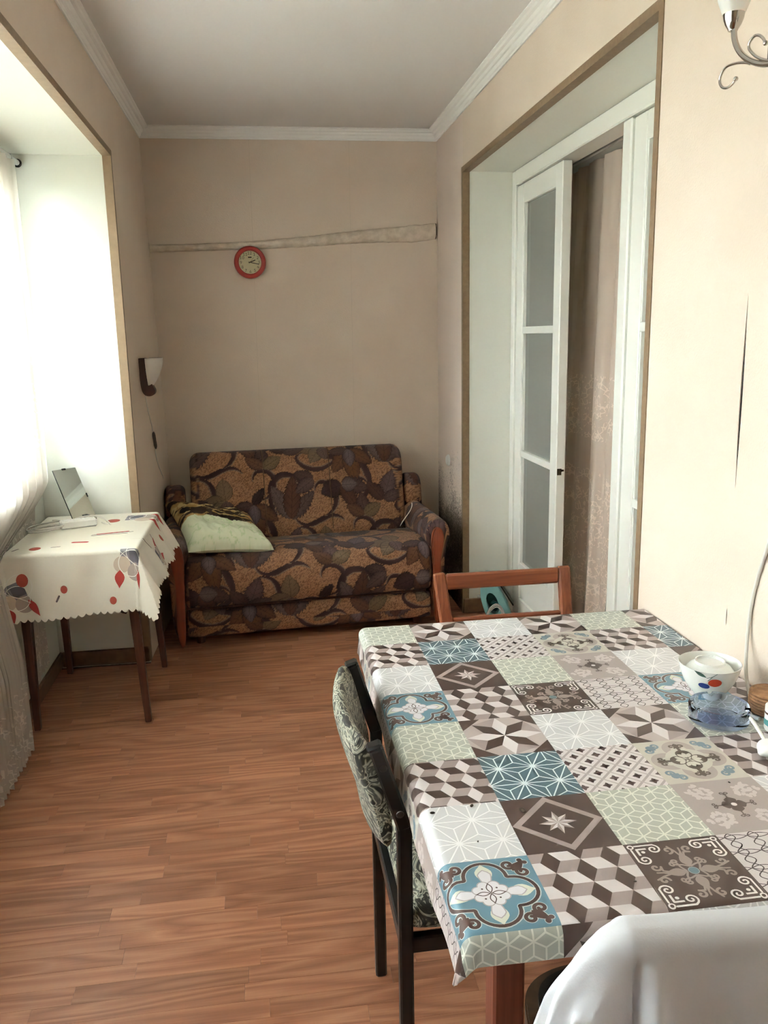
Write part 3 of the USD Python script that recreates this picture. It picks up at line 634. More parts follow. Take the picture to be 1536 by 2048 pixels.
def drape(x0, x1, y0, y1, z, r, flare, cflare, amp, k, sag=0.0, seed=0, right_open=True, rflare=None, farflare=None):
    bx0, bx1, by0, by1 = x0 + r, x1 - r, y0 + r, y1 - r
    if not right_open: bx1 = x1 + 1
    def S(q):
        X, Y = q[:, 0], q[:, 1]; cx, cy = np.clip(X, bx0, bx1), np.clip(Y, by0, by1); ox, oy = X - cx, Y - cy
        d = np.hypot(ox, oy); dd = np.maximum(d, 1e-9); ux, uy = ox / dd, oy / dd
        corner = np.minimum(np.abs(ox), np.abs(oy)) / np.maximum(np.maximum(np.abs(ox), np.abs(oy)), 1e-9)
        ang = np.minimum(d / r, PI / 2); e = np.maximum(d - r * PI / 2, 0)
        side = flare if rflare is None else np.where((ox > 0) & (ox > np.abs(oy)), rflare, flare)
        cf = cflare if farflare is None else np.where(oy > 0, farflare, cflare)
        fl_ = side + (cf - side) * corner
        s = np.where(np.abs(ox) > np.abs(oy), Y, X)
        w = amp * np.minimum(e * 12, 1) * (np.sin(k * s + seed) + 0.5 * np.sin(2.3 * k * s + 1.3 + seed)) * (1 - corner)
        out = r * np.sin(ang) + np.sin(fl_) * e + w; drop = r * (1 - np.cos(ang)) + np.cos(fl_) * e
        tz = 0.0006 * np.sin(9 * X + 2) * np.sin(7 * Y) if sag else 0
        return np.stack([cx + ux * out, cy + uy * out, z - drop + tz], 1)
    return S
S = drape(TX0, TX1, TY0, TY1, TZ, 0.02, 0.11, 0.55, 0.003, 17.0, 0.0, 0.4, right_open=False, farflare=0.1)
CL = Polygon([(0.162, 0.950), (0.166, 0.932), (0.176, 0.919), (0.190, 0.911), (0.212, 0.909), (1.052, 0.909), (1.052, 2.24), (0.215, 2.24), (0.185, 2.228), (0.162, 2.20)])
T_ = 0.1545; parts = []
for col in range(-1, 7):
    for r_ in range(-1, 10):
        ox, oy = 0.365 + (col - 1) * T_, 2.035 - r_ * T_
        if not sbox(ox, oy, ox + T_, oy + T_).intersects(CL): continue
        code = LAYOUT[r_ % 4][col % 4]; inside = CL.contains(sbox(ox, oy, ox + T_, oy + T_))
        for (V, F, c), (g, _) in zip(TRI[code], TILES[code]):
            if not inside:
                g2 = affinity.affine_transform(g, [T_, 0, 0, T_, ox, oy]).intersection(CL); V2, F2 = triangles(g2)
            else: V2, F2 = V * T_ + [ox, oy], F
            parts.append((V2, F2, lin(c)))
def lim(T):
    c = T.mean(1); e = np.maximum(np.maximum(TX0 + 0.03 - c[:, 0], TY0 + 0.03 - c[:, 1]), c[:, 1] - TY1 + 0.03)
    return np.where(e > -0.02, 0.0085, 0.08)
V, F, N, C = drape_mesh(parts, S, lim)
obj('oilcloth', (V, F), 'oilcloth', color=C, normals=N, label='patchwork-tile oilcloth in brown, blue and sage over the dining table', cat='tablecloth')

# ------------------------------------------------------------------ sofa: floral fabric and upholstery
TP, TQ = 0.56, 0.60
_sw = []                                                        # dark swirls as (points, half widths)
def _swirl(P, w, n=70):
    P = smoothpath(P, n); t = np.linspace(0, 1, n); _sw.append((P, 1.08 * w * np.sin(PI * np.clip(t * 0.92 + 0.04, 0, 1)) ** 0.8))
_swirl([(0.02, 0.05), (-0.01, 0.17), (0.05, 0.27), (0.13, 0.26), (0.155, 0.20)], 0.017)
_swirl([(0.14, 0.57), (0.23, 0.52), (0.27, 0.41), (0.37, 0.36), (0.47, 0.37)], 0.016)
_swirl([(0.38, 0.36), (0.30, 0.30), (0.20, 0.31), (0.15, 0.36), (0.19, 0.40)], 0.012)
_swirl([(0.43, 0.36), (0.53, 0.31), (0.56, 0.22), (0.53, 0.13), (0.47, 0.10)], 0.018)
_swirl([(0.30, 0.03), (0.36, 0.10), (0.34, 0.19), (0.28, 0.22), (0.245, 0.18)], 0.014)
_swirl([(0.50, 0.44), (0.57, 0.50), (0.56, 0.58), (0.49, 0.60), (0.46, 0.55)], 0.012)
_swirl([(0.12, 0.03), (0.20, -0.02), (0.30, 0.02), (0.40, 0.00)], 0.013)
_swirl([(0.55, 0.20), (0.49, 0.23), (0.44, 0.20), (0.45, 0.15)], 0.009)
_shift = [(i * TP, j * TQ + (TQ / 2 if i % 2 else 0)) for i in (-1, 0, 1) for j in (-1, 0, 1)] + [(i * TP, -1.5 * TQ) for i in (-1, 1)]
_sp = np.concatenate([P + s for P, w in _sw for s in _shift]); _swid = np.concatenate([w for P, w in _sw for s in _shift])
_stan = np.concatenate([np.gradient(P, axis=0) for P, w in _sw for s in _shift]); _tree = cKDTree(_sp)
# leaves and petals: centre, angle, length, half width, serration, inner and outer colour
PUR, BRN, OLV, INK = (84, 66, 63), (92, 62, 48), (112, 90, 70), (54, 36, 34)
LEAVES = []
def _cluster(c, leaves):
    for a, L, w, se, c1, c2 in leaves: LEAVES.append((c, a, L * 1.3, w * 1.35, se, c1, c2))
_cluster((0.10, 0.02), [(118, 0.17, 0.040, 0.25, (104, 87, 84), PUR), (48, 0.16, 0.036, 0.28, (92, 73, 70), (74, 56, 54)), (85, 0.19, 0.042, 0.2, BRN, (74, 50, 42))])
_cluster((0.45, 0.41), [(235, 0.13, 0.036, 0.1, (110, 74, 52), (82, 54, 42)), (280, 0.16, 0.040, 0.12, (112, 76, 52), (86, 56, 42)), (325, 0.13, 0.034, 0.12, (106, 72, 52), (74, 50, 42)), (55, 0.09, 0.026, 0.3, (60, 44, 44), INK), (190, 0.09, 0.026, 0.1, (92, 70, 66), (66, 46, 44)), (275, 0.085, 0.028, 0.0, (120, 103, 102), (72, 54, 56))])
_cluster((0.30, 0.44), [(95, 0.10, 0.036, 0.0, (122, 98, 76), OLV), (190, 0.11, 0.036, 0.0, (118, 96, 76), (100, 80, 64)), (235, 0.10, 0.034, 0.0, (124, 104, 84), (106, 88, 72)), (280, 0.07, 0.028, 0.0, (104, 84, 80), (88, 70, 66))])
_cluster((0.40, 0.20), [(200, 0.10, 0.045, 0.15, (70, 50, 50), INK), (350, 0.12, 0.045, 0.25, (92, 70, 66), (64, 46, 44)), (300, 0.13, 0.035, 0.2, (90, 60, 46), (66, 44, 38)), (0, 0.07, 0.034, 0.0, (124, 108, 104), (74, 56, 58))])
_cluster((0.24, 0.24), [(160, 0.09, 0.03, 0.2, (84, 62, 56), (62, 44, 42)), (215, 0.10, 0.034, 0.22, (96, 76, 74), (70, 52, 50))])
_cluster((0.52, 0.02), [(95, 0.10, 0.034, 0.2, (92, 70, 66), (66, 46, 44)), (150, 0.09, 0.03, 0.2, (104, 72, 54), (76, 52, 44)), (30, 0.09, 0.03, 0.1, (120, 98, 74), (100, 82, 64))])
_cluster((0.08, 0.40), [(70, 0.14, 0.042, 0.22, (100, 80, 80), (78, 58, 58)), (130, 0.11, 0.034, 0.22, (84, 60, 54), (64, 44, 40)), (20, 0.10, 0.03, 0.2, (88, 68, 66), (66, 48, 46))])
def floral(uv, seed=0):
    """Linear colours of the upholstery print at fabric coordinates uv (metres)."""
    u = uv[:, 0] + 0.013 * seed; v = uv[:, 1]; i = np.floor(u / TP); q = np.stack([u - i * TP, (v + (i % 2) * TQ / 2) % TQ], 1)
    p3 = np.stack([u * 150, v * 150, 0 * u], 1); a, b = meshkit.noise(p3, 1), meshkit.noise(p3 * 1.9, 5)
    scr = np.abs(((a * 3.0 + b) * 2.0) % 1.0 - 0.5) * 2
    col = np.array(lin((160, 118, 88))) * (0.75 + 0.35 * scr)[:, None]; col = np.where((scr < 0.33)[:, None], np.array(lin((116, 81, 59))), col)
    d, k = _tree.query(q); r = _swid[k]; rel = q - _sp[k]; t = _stan[k]; side = np.sign(rel[:, 0] * t[:, 1] - rel[:, 1] * t[:, 0])
    edge = (d < r + 0.006) & (side > 0); col[edge] = np.array(lin((128, 106, 90)))
    on = d < r; col[on] = np.array(lin((62, 42, 40))) * (1 + 0.5 * (side[on] > 0) * (d[on] / np.maximum(r[on], 1e-6)))[:, None]
    for c, ang, L, w, se, c1, c2 in LEAVES:
        ca, sa = math.cos(math.radians(ang)), math.sin(math.radians(ang)); l1, l2 = np.array(lin(c1)), np.array(lin(c2))
        for s in _shift:
            o = np.array(c) + s
            if o[0] < -L or o[0] > TP + L or o[1] < -L or o[1] > TQ + L: continue
            near = np.nonzero((np.abs(q[:, 0] - o[0]) < L) & (np.abs(q[:, 1] - o[1]) < L))[0]
            if not len(near): continue
            e = q[near] - o; x, y_ = (e[:, 0] * ca + e[:, 1] * sa) / L, (-e[:, 0] * sa + e[:, 1] * ca)
            ins = (x > 0) & (x < 1); xx_ = np.clip(x, 0, 1); wid = w * np.sin(PI * xx_ ** 0.8) ** 0.75 * (1 - se * ((xx_ * 9 + np.abs(y_) / w) % 1))
            k2 = ins & (np.abs(y_) < wid); m_ = np.abs(y_[k2]) / np.maximum(wid[k2], 1e-6)
            f_ = np.clip(0.15 + 0.85 * m_ ** 1.5, 0, 1)[:, None]; cc = l1 * (1 - f_) + l2 * f_
            vein = (np.abs(y_[k2]) < 0.0022) | (np.abs(((xx_[k2] * 6 - np.abs(y_[k2]) / w * 1.6) % 1) - 0.5) < 0.05); cc[vein] *= 0.62; cc[m_ > 0.9] *= 0.5
            col[near[k2]] = cc
    return np.clip(col, 0, 1)

def loop(P, step):
    """Resamples a closed 2-D outline (rounded by Chaikin) at about 'step'."""
    P = np.asarray(P, float)
    for _ in range(3):
        Q = np.roll(P, -1, 0); P = np.stack([P * 0.75 + Q * 0.25, P * 0.25 + Q * 0.75], 1).reshape(-1, 2)
    L = np.r_[0, np.cumsum(np.linalg.norm(np.diff(np.vstack([P, P[:1]]), axis=0), axis=1))]; n = max(8, int(L[-1] / step)); s = np.linspace(0, L[-1], n, endpoint=False)
    PP = np.vstack([P, P[:1]]); return np.stack([np.interp(s, L, PP[:, k]) for k in (0, 1)], 1), s
def pad(outline, x0, x1, re, step=0.0045, axes=((1, 0, 0), (0, 1, 0), (0, 0, 1)), puff=0.0, uv0=(0, 0), stepx=None):
    """Cushion: a closed outline swept from x0 to x1, its ends rounded by re. Returns mesh and fabric coordinates."""
    O, s = loop(outline, step); n = len(O); c = O.mean(0); half = (O.max(0) - O.min(0)) / 2
    e = np.linspace(0, PI / 2, 7)[:-1]; xs = np.r_[x0 + re * (1 - np.cos(e)), np.linspace(x0 + re, x1 - re, max(3, int((x1 - x0 - 2 * re) / (stepx or step)))), (x1 - re * (1 - np.cos(e)))[::-1]]
    rings = []
    for x in xs:
        dx = min(x - x0, x1 - x, re); inset = re - math.sqrt(max(re * re - (re - dx) ** 2, 0)); k = np.maximum(1 - inset / half, 0.05)
        bul = 1 + puff * math.sin(PI * (x - x0) / (x1 - x0)) ** 0.6
        rings.append(np.c_[np.full(n, x), c + (O - c) * k * bul])
    R = np.array(rings); m = len(xs); i = np.arange(m - 1)[:, None] * n; j = np.arange(n)[None]; kk = (j + 1) % n
    qd = np.stack([i + j, i + n + j, i + n + kk, i + kk], -1).reshape(-1, 4); F = np.vstack([qd[:, [0, 1, 2]], qd[:, [0, 2, 3]]])
    V = np.vstack([R.reshape(-1, 3), [x0, *c], [x1, *c]]); jj = np.arange(n); b = (m - 1) * n
    F = np.vstack([F, np.stack([np.full(n, len(V) - 2), jj, (jj + 1) % n], 1), np.stack([np.full(n, len(V) - 1), b + (jj + 1) % n, b + jj], 1)])
    uv = np.vstack([np.stack([np.repeat(xs, n), np.tile(s, m)], 1), [x0, 0], [x1, 0]]) + np.array(uv0)
    # fabric on the rounded ends follows the end face
    en = np.r_[np.repeat((xs < x0 + re * 0.6) | (xs > x1 - re * 0.6), n), True, True]; uv[en] = V[en][:, 1:] + np.array(uv0) + 0.2
    V = V @ np.array(axes, float); mm = trimesh.Trimesh(V, F, process=False)
    if mm.volume < 0: mm.faces = mm.faces[:, ::-1]
    return mm, uv
def upholster(name, outline, x0, x1, re, parent, seed=0, mat_='sofa_fabric', colour=floral, **kw):
    m, uv = pad(outline, x0, x1, re, **kw); return obj(name, m, mat_, parent, color=colour(uv, seed), normals=m.vertex_normals)

so = thing('sofa', 'two-seat sofa in brown and tan floral upholstery with rolled wood-fronted arms, against the far wall', 'sofa', (-0.44, 4.12, 0), math.radians(4.0))
SWD = 1.285
upholster('skirt_panel', [(0.03, 0.05), (0.03, 0.195), (0.10, 0.195), (0.10, 0.05)], 0.0, SWD, 0.012, so, 3, uv0=(0.1, 0.3))
upholster('seat', [(0.035, 0.205), (0.0, 0.24), (-0.012, 0.33), (-0.005, 0.42), (0.03, 0.47), (0.14, 0.485), (0.32, 0.475), (0.52, 0.45), (0.60, 0.40), (0.60, 0.205)], 0.0, SWD, 0.03, so, 0, uv0=(0.33, 0.12))
xb0, xb1 = 0.05, 1.268
bo = [(0.50, 0.40), (0.485, 0.48), (0.53, 0.64), (0.58, 0.80), (0.60, 0.885), (0.65, 0.925), (0.71, 0.92), (0.755, 0.87), (0.76, 0.60), (0.75, 0.40)]
bk = upholster('back_cushion', bo, xb0, xb1, 0.055, so, 1, uv0=(0.05, 0.21))
lo_ = loop(bo, 0.01)[0]; lo_ = lo_[(lo_[:, 0] < 0.66) & (lo_[:, 1] > 0.47)]; lo_ = lo_[np.argsort(lo_[:, 1])]
for k in (1, 2):
    obj('seam', tube([(xb0 + (xb1 - xb0) * k / 3 + (0.0 if k == 1 else -0.03), q[0] + 0.0012, q[1] + 0.0005) for q in lo_], 0.0028, 6), 'sofa_seam', bk)
obj('frame', cat_(bx(0.02, SWD - 0.02, 0.06, 0.74, 0.10, 0.205), bx(0.03, SWD - 0.03, 0.55, 0.74, 0.2, 0.42)), 'dark_wood', so)
for lx in (0.06, SWD - 0.06):
    for ly in (0.12, 0.70): obj('foot', mv(lathe([(0, 0), (0.022, 0), (0.028, 0.1), (0, 0.1)], 16), (lx, ly, 0)), 'dark_wood', so)
for sgn, x in ((-1, 0.0), (1, SWD)):
    X = lambda q: x + sgn * q
    o = [(X(0.004), 0.06), (X(0.004), 0.42), (X(-0.028), 0.47), (X(-0.030), 0.535), (X(0.0), 0.585), (X(0.045), 0.60), (X(0.088), 0.578), (X(0.108), 0.52), (X(0.10), 0.46), (X(0.075), 0.42), (X(0.07), 0.06)]
    # outline in (x, z), swept along y
    upholster('armrest', o, 0.02, 0.63, 0.02, so, 5 + sgn, axes=((0, 1, 0), (1, 0, 0), (0, 0, 1)), uv0=(0.2, 0.05), step=0.006)
    w = [(X(0.012), 0.02), (X(0.006), 0.2), (X(0.0), 0.36), (X(-0.006), 0.46), (X(0.0), 0.53), (X(0.022), 0.562), (X(0.05), 0.55), (X(0.064), 0.51), (X(0.06), 0.46), (X(0.046), 0.40), (X(0.042), 0.30), (X(0.05), 0.12), (X(0.04), 0.02)]
    pw = Polygon(loop(w, 0.012)[0]); m = cat_(extr(pw, 0.022, axes=[[1, 0, 0], [0, 0, 1], [0, 1, 0]]), extr(pw.buffer(-0.006), 0.006, (0, -0.006, 0), [[1, 0, 0], [0, 0, 1], [0, 1, 0]]))
    obj('arm_front', mv(m, (0, 0.0, 0)), 'arm_wood', so)
    wg = [(0.56, 0.40), (0.55, 0.55), (0.57, 0.69), (0.61, 0.745), (0.68, 0.75), (0.73, 0.70), (0.73, 0.40)]
    a, b = sorted((X(-0.018), X(0.095))); upholster('wing', wg, a, b, 0.035, so, 8 + sgn, uv0=(0.31, 0.1), step=0.006)
# loose white thread by the right wing
th_ = thing('string', 'short white string dangling over the right end of the sofa backrest', 'string')
obj('strand', tube(smoothpath([(0.73, 4.59, 0.485), (0.75, 4.61, 0.51), (0.79, 4.63, 0.555), (0.815, 4.68, 0.60)], 20), 0.0028, 6), 'cord_white', th_)

# pillow between the left arm and the seat
def pillow_colour(uv, seed):
    q = np.c_[uv * 9, np.zeros(len(uv))]; a = meshkit.fbm(q, 4, 3); b = meshkit.fbm(q * [0.5, 2.2, 1] + 7, 4, 9)
    col = np.tile(np.array(lin((216, 221, 191))), (len(uv), 1)); g = np.exp(-((a - 0.5) / 0.025) ** 2); col = col * (1 - 0.5 * g[:, None]) + np.array(lin((150, 186, 110))) * 0.5 * g[:, None]
    k = uv[:, 1] > 0.44 + 0.05 * np.sin(uv[:, 0] * 7) + 0.1 * (a - 0.5)
    t = np.where((b > 0.54)[:, None], np.array(lin((58, 44, 34))), np.where((a > 0.5)[:, None], np.array(lin((170, 138, 88))), np.array(lin((196, 172, 124)))))
    col[k] = t[k]; d = np.hypot(uv[:, 0] - 0.10, uv[:, 1] - 0.66); col[d < 0.06] = np.array(lin((40, 38, 36)))
    return col
nu = 90; s = np.linspace(0, 1, nu); U, W = np.meshgrid(s, s, indexing='ij')
c00, c10, c11, c01 = [np.array(c) for c in ((-0.41, 4.12, 0.515), (0.015, 4.20, 0.485), (-0.10, 4.60, 0.56), (-0.56, 4.53, 0.685))]
pinch = 1 - 0.10 * (4 * (U - 0.5) ** 2) * (1 - 4 * (W - 0.5) ** 2); 
def pq(U, W): return (c00 * ((1 - U) * (1 - W))[..., None] + c10 * (U * (1 - W))[..., None] + c11 * (U * W)[..., None] + c01 * ((1 - U) * W)[..., None])
Uc, Wc = 0.5 + (U - 0.5) * (1 - 0.10 * (1 - (2 * W - 1) ** 2)), 0.5 + (W - 0.5) * (1 - 0.10 * (1 - (2 * U - 1) ** 2))
base = pq(Uc, Wc); nrm = np.cross(c10 - c00, c01 - c00); nrm /= np.linalg.norm(nrm)
hgt = 0.10 * ((1 - (2 * U - 1) ** 4) * (1 - (2 * W - 1) ** 4)) ** 0.55
wr_ = 0.045 * (meshkit.fbm(np.stack([U * 5 - W * 3, W * 4 + U * 5, 0 * U], -1), 3, 4) - 0.5) * np.minimum(hgt / 0.03, 1)
top = base + nrm * (hgt + wr_)[..., None]; bot = base - nrm * (hgt * 0.55)[..., None]
gt, gb = gridmesh(top), gridmesh(bot); gb.faces = gb.faces[:, ::-1]
pm = trimesh.util.concatenate([gt, gb]); uv = np.tile(np.stack([U, W], -1).reshape(-1, 2), (2, 1))
if pm.volume < 0: pm.faces = pm.faces[:, ::-1]
obj('pillow', pm, 'pillow_print', color=pillow_colour(uv, 0), normals=np.vstack([gt.vertex_normals, -gridmesh(bot).vertex_normals]) * (1 if gt.vertex_normals[nu * 45 + 45] @ nrm > 0 else -1),
    label='rumpled pale green pillow with brown striped upper part on the left of the sofa', cat='pillow')

# ------------------------------------------------------------------ small side table in the niche
st = thing('side_table', 'small dark wooden side table with slim legs in the window niche', 'table')
AX0, AX1, AY0, AY1, AZ = -1.03, -0.515, 3.26, 3.995, 0.757
obj('tabletop', bx(AX0 + 0.004, AX1 - 0.004, AY0 + 0.004, AY1 - 0.004, AZ - 0.024, AZ - 0.0022, 0.006), 'dark_wood', st)
for sx, xa in ((-1, AX0 + 0.05), (1, AX1 - 0.06)):
    for sy, yb_ in ((-1, AY0 + 0.10), (1, AY1 - 0.08)):
        ft = np.array([xa + sx * (0.035 if sx > 0 else 0.0), yb_ + sy * 0.02, 0.0]); tp = np.array([xa, yb_, AZ - 0.025])
        lg = obj('leg', bar(tp, ft, 0.045, 0.045, 0.004, up=(0, 1, 0), taper=0.56), 'dark_wood', st)
obj('apron', cat_(bx(AX0 + 0.05, AX1 - 0.06, AY0 + 0.09, AY0 + 0.11, AZ - 0.11, AZ - 0.024), bx(AX0 + 0.05, AX1 - 0.06, AY1 - 0.09, AY1 - 0.07, AZ - 0.11, AZ - 0.024), bx(AX0 + 0.04, AX0 + 0.06, AY0 + 0.1, AY1 - 0.08, AZ - 0.11, AZ - 0.024), bx(AX1 - 0.07, AX1 - 0.05, AY0 + 0.1, AY1 - 0.08, AZ - 0.11, AZ - 0.024)), 'dark_wood', st)
for sx, xa in ((1, AX0 + 0.05), (-1, AX1 - 0.06)):
    br = Polygon(np.r_[[(0.02, 0.0), (0.02, -0.19)], np.stack([0.02 + 0.075 * np.sin(np.linspace(0, PI / 2, 8)), -0.19 + 0.19 * (1 - np.cos(np.linspace(0, PI / 2, 8)))], 1)[1:]])
    obj('corner_bracket', extr(affinity.scale(br, sx, 1, origin=(0, 0)), 0.018, (xa, AY0 + 0.109, AZ - 0.10), [[1, 0, 0], [0, 0, 1], [0, -1, 0]]), 'dark_wood', st)

S2 = drape(AX0, AX1, AY0, AY1, AZ, 0.016, 0.10, 0.45, 0.009, 22.0, 0.0, 1.0, rflare=0.45)
def scallop(x0, y0, x1, y1, skew, n=0.027, r=0.012):
    pts = []
    C_ = [(x0, y0 - skew), (x1, y0), (x1, y1), (x0, y1)]
    for a, b in zip(C_, C_[1:] + C_[:1]):
        a, b = np.array(a), np.array(b); k = max(2, int(np.linalg.norm(b - a) / n)); d = (b - a) / np.linalg.norm(b - a); o = np.array([d[1], -d[0]])
        for i in range(k):
            for f in np.linspace(0, 1, 6)[:-1]: pts.append(a + (b - a) * (i + f) / k + o * r * math.sin(PI * f))
    return Polygon(pts).buffer(0)
CL2 = scallop(-1.055, 3.045, -0.345, 4.005, 0.04)
cream, gy1, gy2, rd, bg_ = (233, 227, 213), (138, 132, 138), (104, 100, 108), (188, 72, 66), (206, 188, 170)
def motif(x, y, s, a):
    """Grey square with a beige disc, white arcs and two red petals."""
    g = [(sbox(-0.5, -0.45, 0.5, 0.5), gy1), (sbox(-0.1, -0.2, 0.5, 0.35), gy2), (Point(-0.45, -0.3).buffer(0.38), bg_), (Point(0.2, -0.65).buffer(0.42), (176, 160, 150)), (petal((-0.55, -0.45), 265, 0.1, 0.95, 0.22, 0.4), rd), (petal((0.45, -0.5), 285, 0.0, 0.95, 0.2, 0.4), rd),
         (Point(0.0, -0.25).buffer(0.62).difference(Point(0.0, -0.25).buffer(0.585)), (240, 236, 228)), (Point(0.35, 0.25).buffer(0.6).difference(Point(0.35, 0.25).buffer(0.57)), (240, 236, 228)), (ln([(-0.6, 0.4), (0.5, -0.7)], 0.03), (240, 236, 228))]
    return [(affinity.translate(affinity.scale(affinity.rotate(q, a, origin=(0, 0)), s, s, origin=(0, 0)), x, y), c) for q, c in g]
lay = [(CL2, cream)] + motif(-0.54, 3.235, 0.085, 0) + motif(-0.985, 3.115, 0.08, 20) + motif(-0.60, 3.87, 0.10, 90) + motif(-0.40, 3.55, 0.07, 200)
for x, y, r_ in ((-0.80, 3.125, 0.013), (-0.955, 3.165, 0.022), (-0.70, 3.82, 0.03), (-0.92, 3.35, 0.022), (-0.45, 3.72, 0.016), (-0.62, 3.07, 0.013)): lay.append((affinity.scale(Point(x, y).buffer(r_, quad_segs=5), 1, 1.2), (178, 84, 70)))
for x0_, y0_, x1_, y1_ in ((-0.74, 3.55, -0.58, 3.58), (-0.74, 3.535, -0.6, 3.555), (-0.86, 3.36, -0.83, 3.37), (-0.82, 3.10, -0.83, 3.08), (-1.0, 3.33, -0.985, 3.36), (-0.52, 3.45, -0.47, 3.47), (-0.50, 3.60, -0.40, 3.61)): lay.append((ln([(x0_, y0_), (x1_, y1_)], 0.007, 'round'), (108, 92, 92)))
lay += [(ln([(-0.72, 3.56), (-0.60, 3.59)], 0.012, 'round'), rd), (ln([(-0.79, 3.43), (-0.74, 3.425)], 0.02, 'round'), rd)]
parts = [(*triangles(g), lin(c)) for g, c in pieces(lay, CL2)]
def lim2(T):
    c = T.mean(1); e = np.maximum.reduce([AX0 + 0.02 - c[:, 0], c[:, 0] - AX1 + 0.02, AY0 + 0.02 - c[:, 1], c[:, 1] - AY1 + 0.02]); return np.where(e > -0.015, 0.011, 0.06)
V, F, N, C = drape_mesh(parts, S2, lim2, under=(226, 216, 196))
obj('scalloped_cloth', (V, F), 'print_cotton', color=C, normals=N, label='cream scalloped cloth printed with red petals and grey squares on the side table', cat='tablecloth')

# frameless mirror leaning in the corner
th0, ti0 = 0.757, 0.56; b_ = np.array([math.cos(th0), math.sin(th0), 0]); n_ = np.array([-math.sin(th0), math.cos(th0), 0]); u_ = n_ * math.sin(ti0) + np.array([0, 0, 1]) * math.cos(ti0); w_ = np.cross(b_, u_)
mi = thing('mirror', 'small frameless rectangular mirror leaning against the niche wall on the side table', 'mirror', (-0.865, 3.80, AZ + 0.004))
def onm(m): m = m.copy(); m.vertices = m.vertices @ np.array([b_, u_, w_]); m.fix_normals(); return m
obj('glass', onm(bx(0.001, 0.114, 0.001, 0.262, 0.0, 0.0012)), 'mirror_glass', mi); obj('backing', onm(bx(0, 0.115, 0, 0.263, -0.004, -0.0002)), 'mirror_edge', mi)
for q in ((0.045, 0.065, 0.257, 0.265), (0.045, 0.065, -0.002, 0.006), (0.111, 0.117, 0.11, 0.13)): obj('clip', onm(bx(*q, -0.005, 0.003, .001)), 'mirror_edge', mi)

# extension lead in a tangle
ex = thing('power_strip', 'white extension lead with its cord tangled on the side table beside the mirror', 'power strip', (-0.83, 3.72, AZ + 0.001))
obj('socket_body', mv(bx(-0.075, 0.075, -0.026, 0.026, 0, 0.035, 0.006), rz=0.35), 'white_plastic', ex)
for dx in (-0.045, 0.0, 0.045): obj('socket', mv(mv(lathe([(0.0, 0.034), (0.017, 0.034), (0.017, 0.0362), (0.019, 0.0362), (0.019, 0.034)], 20), (dx, 0, 0)), rz=0.35), 'white_plastic', ex)
t = np.linspace(0, 1, 150); rr = 0.055 + 0.028 * np.sin(9 * t)
P = np.stack([-0.115 + 0.072 * np.cos(2 * PI * 3.2 * t) * (1 + 0.25 * np.sin(11 * t)) + 0.02 * np.sin(17 * t), -0.05 + 0.07 * np.sin(2 * PI * 3.2 * t + 0.5) + 0.025 * np.sin(8 * t), 0.006 + 0.014 * (1 + np.sin(13 * t + 1)) * 0.7], 1)
obj('cord', cat_(tube(np.vstack([smoothpath([(-0.07, -0.026, 0.02), (-0.09, -0.03, 0.018), P[0]], 8)[:-1], P]), 0.0038, 7), tube(smoothpath([(0.02, 0.09, 0.012), (-0.03, 0.07, 0.02), (0.04, 0.06, 0.035), (0.11, 0.03, 0.02), (0.13, 0.02, 0.005), (0.09, 0.05, 0.006)], 40), 0.0036, 7)), 'cord_white', ex)
obj('plug', mv(cat_(mv(lathe([(0, 0), (0.016, 0), (0.018, 0.02), (0.012, 0.035), (0, 0.036)], 16), ry=PI / 2), mv(bx(-0.012, 0.0, -0.003, 0.003, -0.002, 0.002), (-0.004, 0.008, 0))), (0.0, 0.09, 0.02), rz=0.2), 'mirror_edge', ex)

# ------------------------------------------------------------------ net curtain, rod
rod = thing('curtain_rod', 'pale curtain rod under the niche ceiling above the net curtain', 'curtain rod')
obj('rail', tube([(-1.0, NY0 + 0.02, 2.305), (-1.0, 2.0, 2.305), (-1.0, 4.0, 2.305)], 0.012, 14), 'rod_paint', rod)
for yb_ in (3.88, 2.4, 0.8): obj('bracket', cat_(bx(NX, -1.005, yb_ - 0.008, yb_ + 0.008, 2.312, 2.322), bx(NX, NX + 0.006, yb_ - 0.015, yb_ + 0.015, 2.285, 2.34), bx(-1.014, -0.986, yb_ - 0.006, yb_ + 0.006, 2.288, 2.318, .003)), 'rod_paint', rod)
obj('finial', mv(lathe([(0, -0.012), (0.015, -0.012), (0.018, 0.0), (0.012, 0.010), (0, 0.014)], 16), (-1.0, 4.008, 2.305), rx=-PI / 2), 'mirror_edge', rod)
def curtain(name, label, y0, y1, zs, f, pleats, hem, amp=0.022):
    c = thing(name, label, 'curtain'); n = int(pleats * 9); s = np.linspace(0, 1, n)[:, None]; z = np.asarray(zs)[None]
    ph = 2 * PI * (pleats * s + 0.5 * np.sin(7 * s)); x, y_ = f(s, z)
    hemz = hem + 0.011 * np.abs(np.sin(s * pleats * 4.2)) - 0.011
    zz = np.maximum(z, 0) * 1.0; lo = np.asarray(zs).min(); zz = np.where(z < 0.3, hemz + (z - lo) / (0.3 - lo) * (0.3 - hemz), z + 0 * s)
    a = amp * (0.5 + 0.5 * np.clip((2.3 - z) / 1.2, 0, 1)) * (1 - 0.55 * np.clip((0.97 - z) / 0.2, 0, 1))
    obj('cloth', sheet(np.stack([x + a * np.sin(ph) + 0.006 * np.sin(2.7 * ph + 3 * z), y_ + 0.4 * a * np.cos(ph), zz], -1), 0.0006), 'net_curtain', c, smooth=True)
zs = np.r_[np.linspace(2.292, 1.0, 40), np.linspace(0.98, 0.72, 26), np.linspace(0.70, 0.03, 30)]
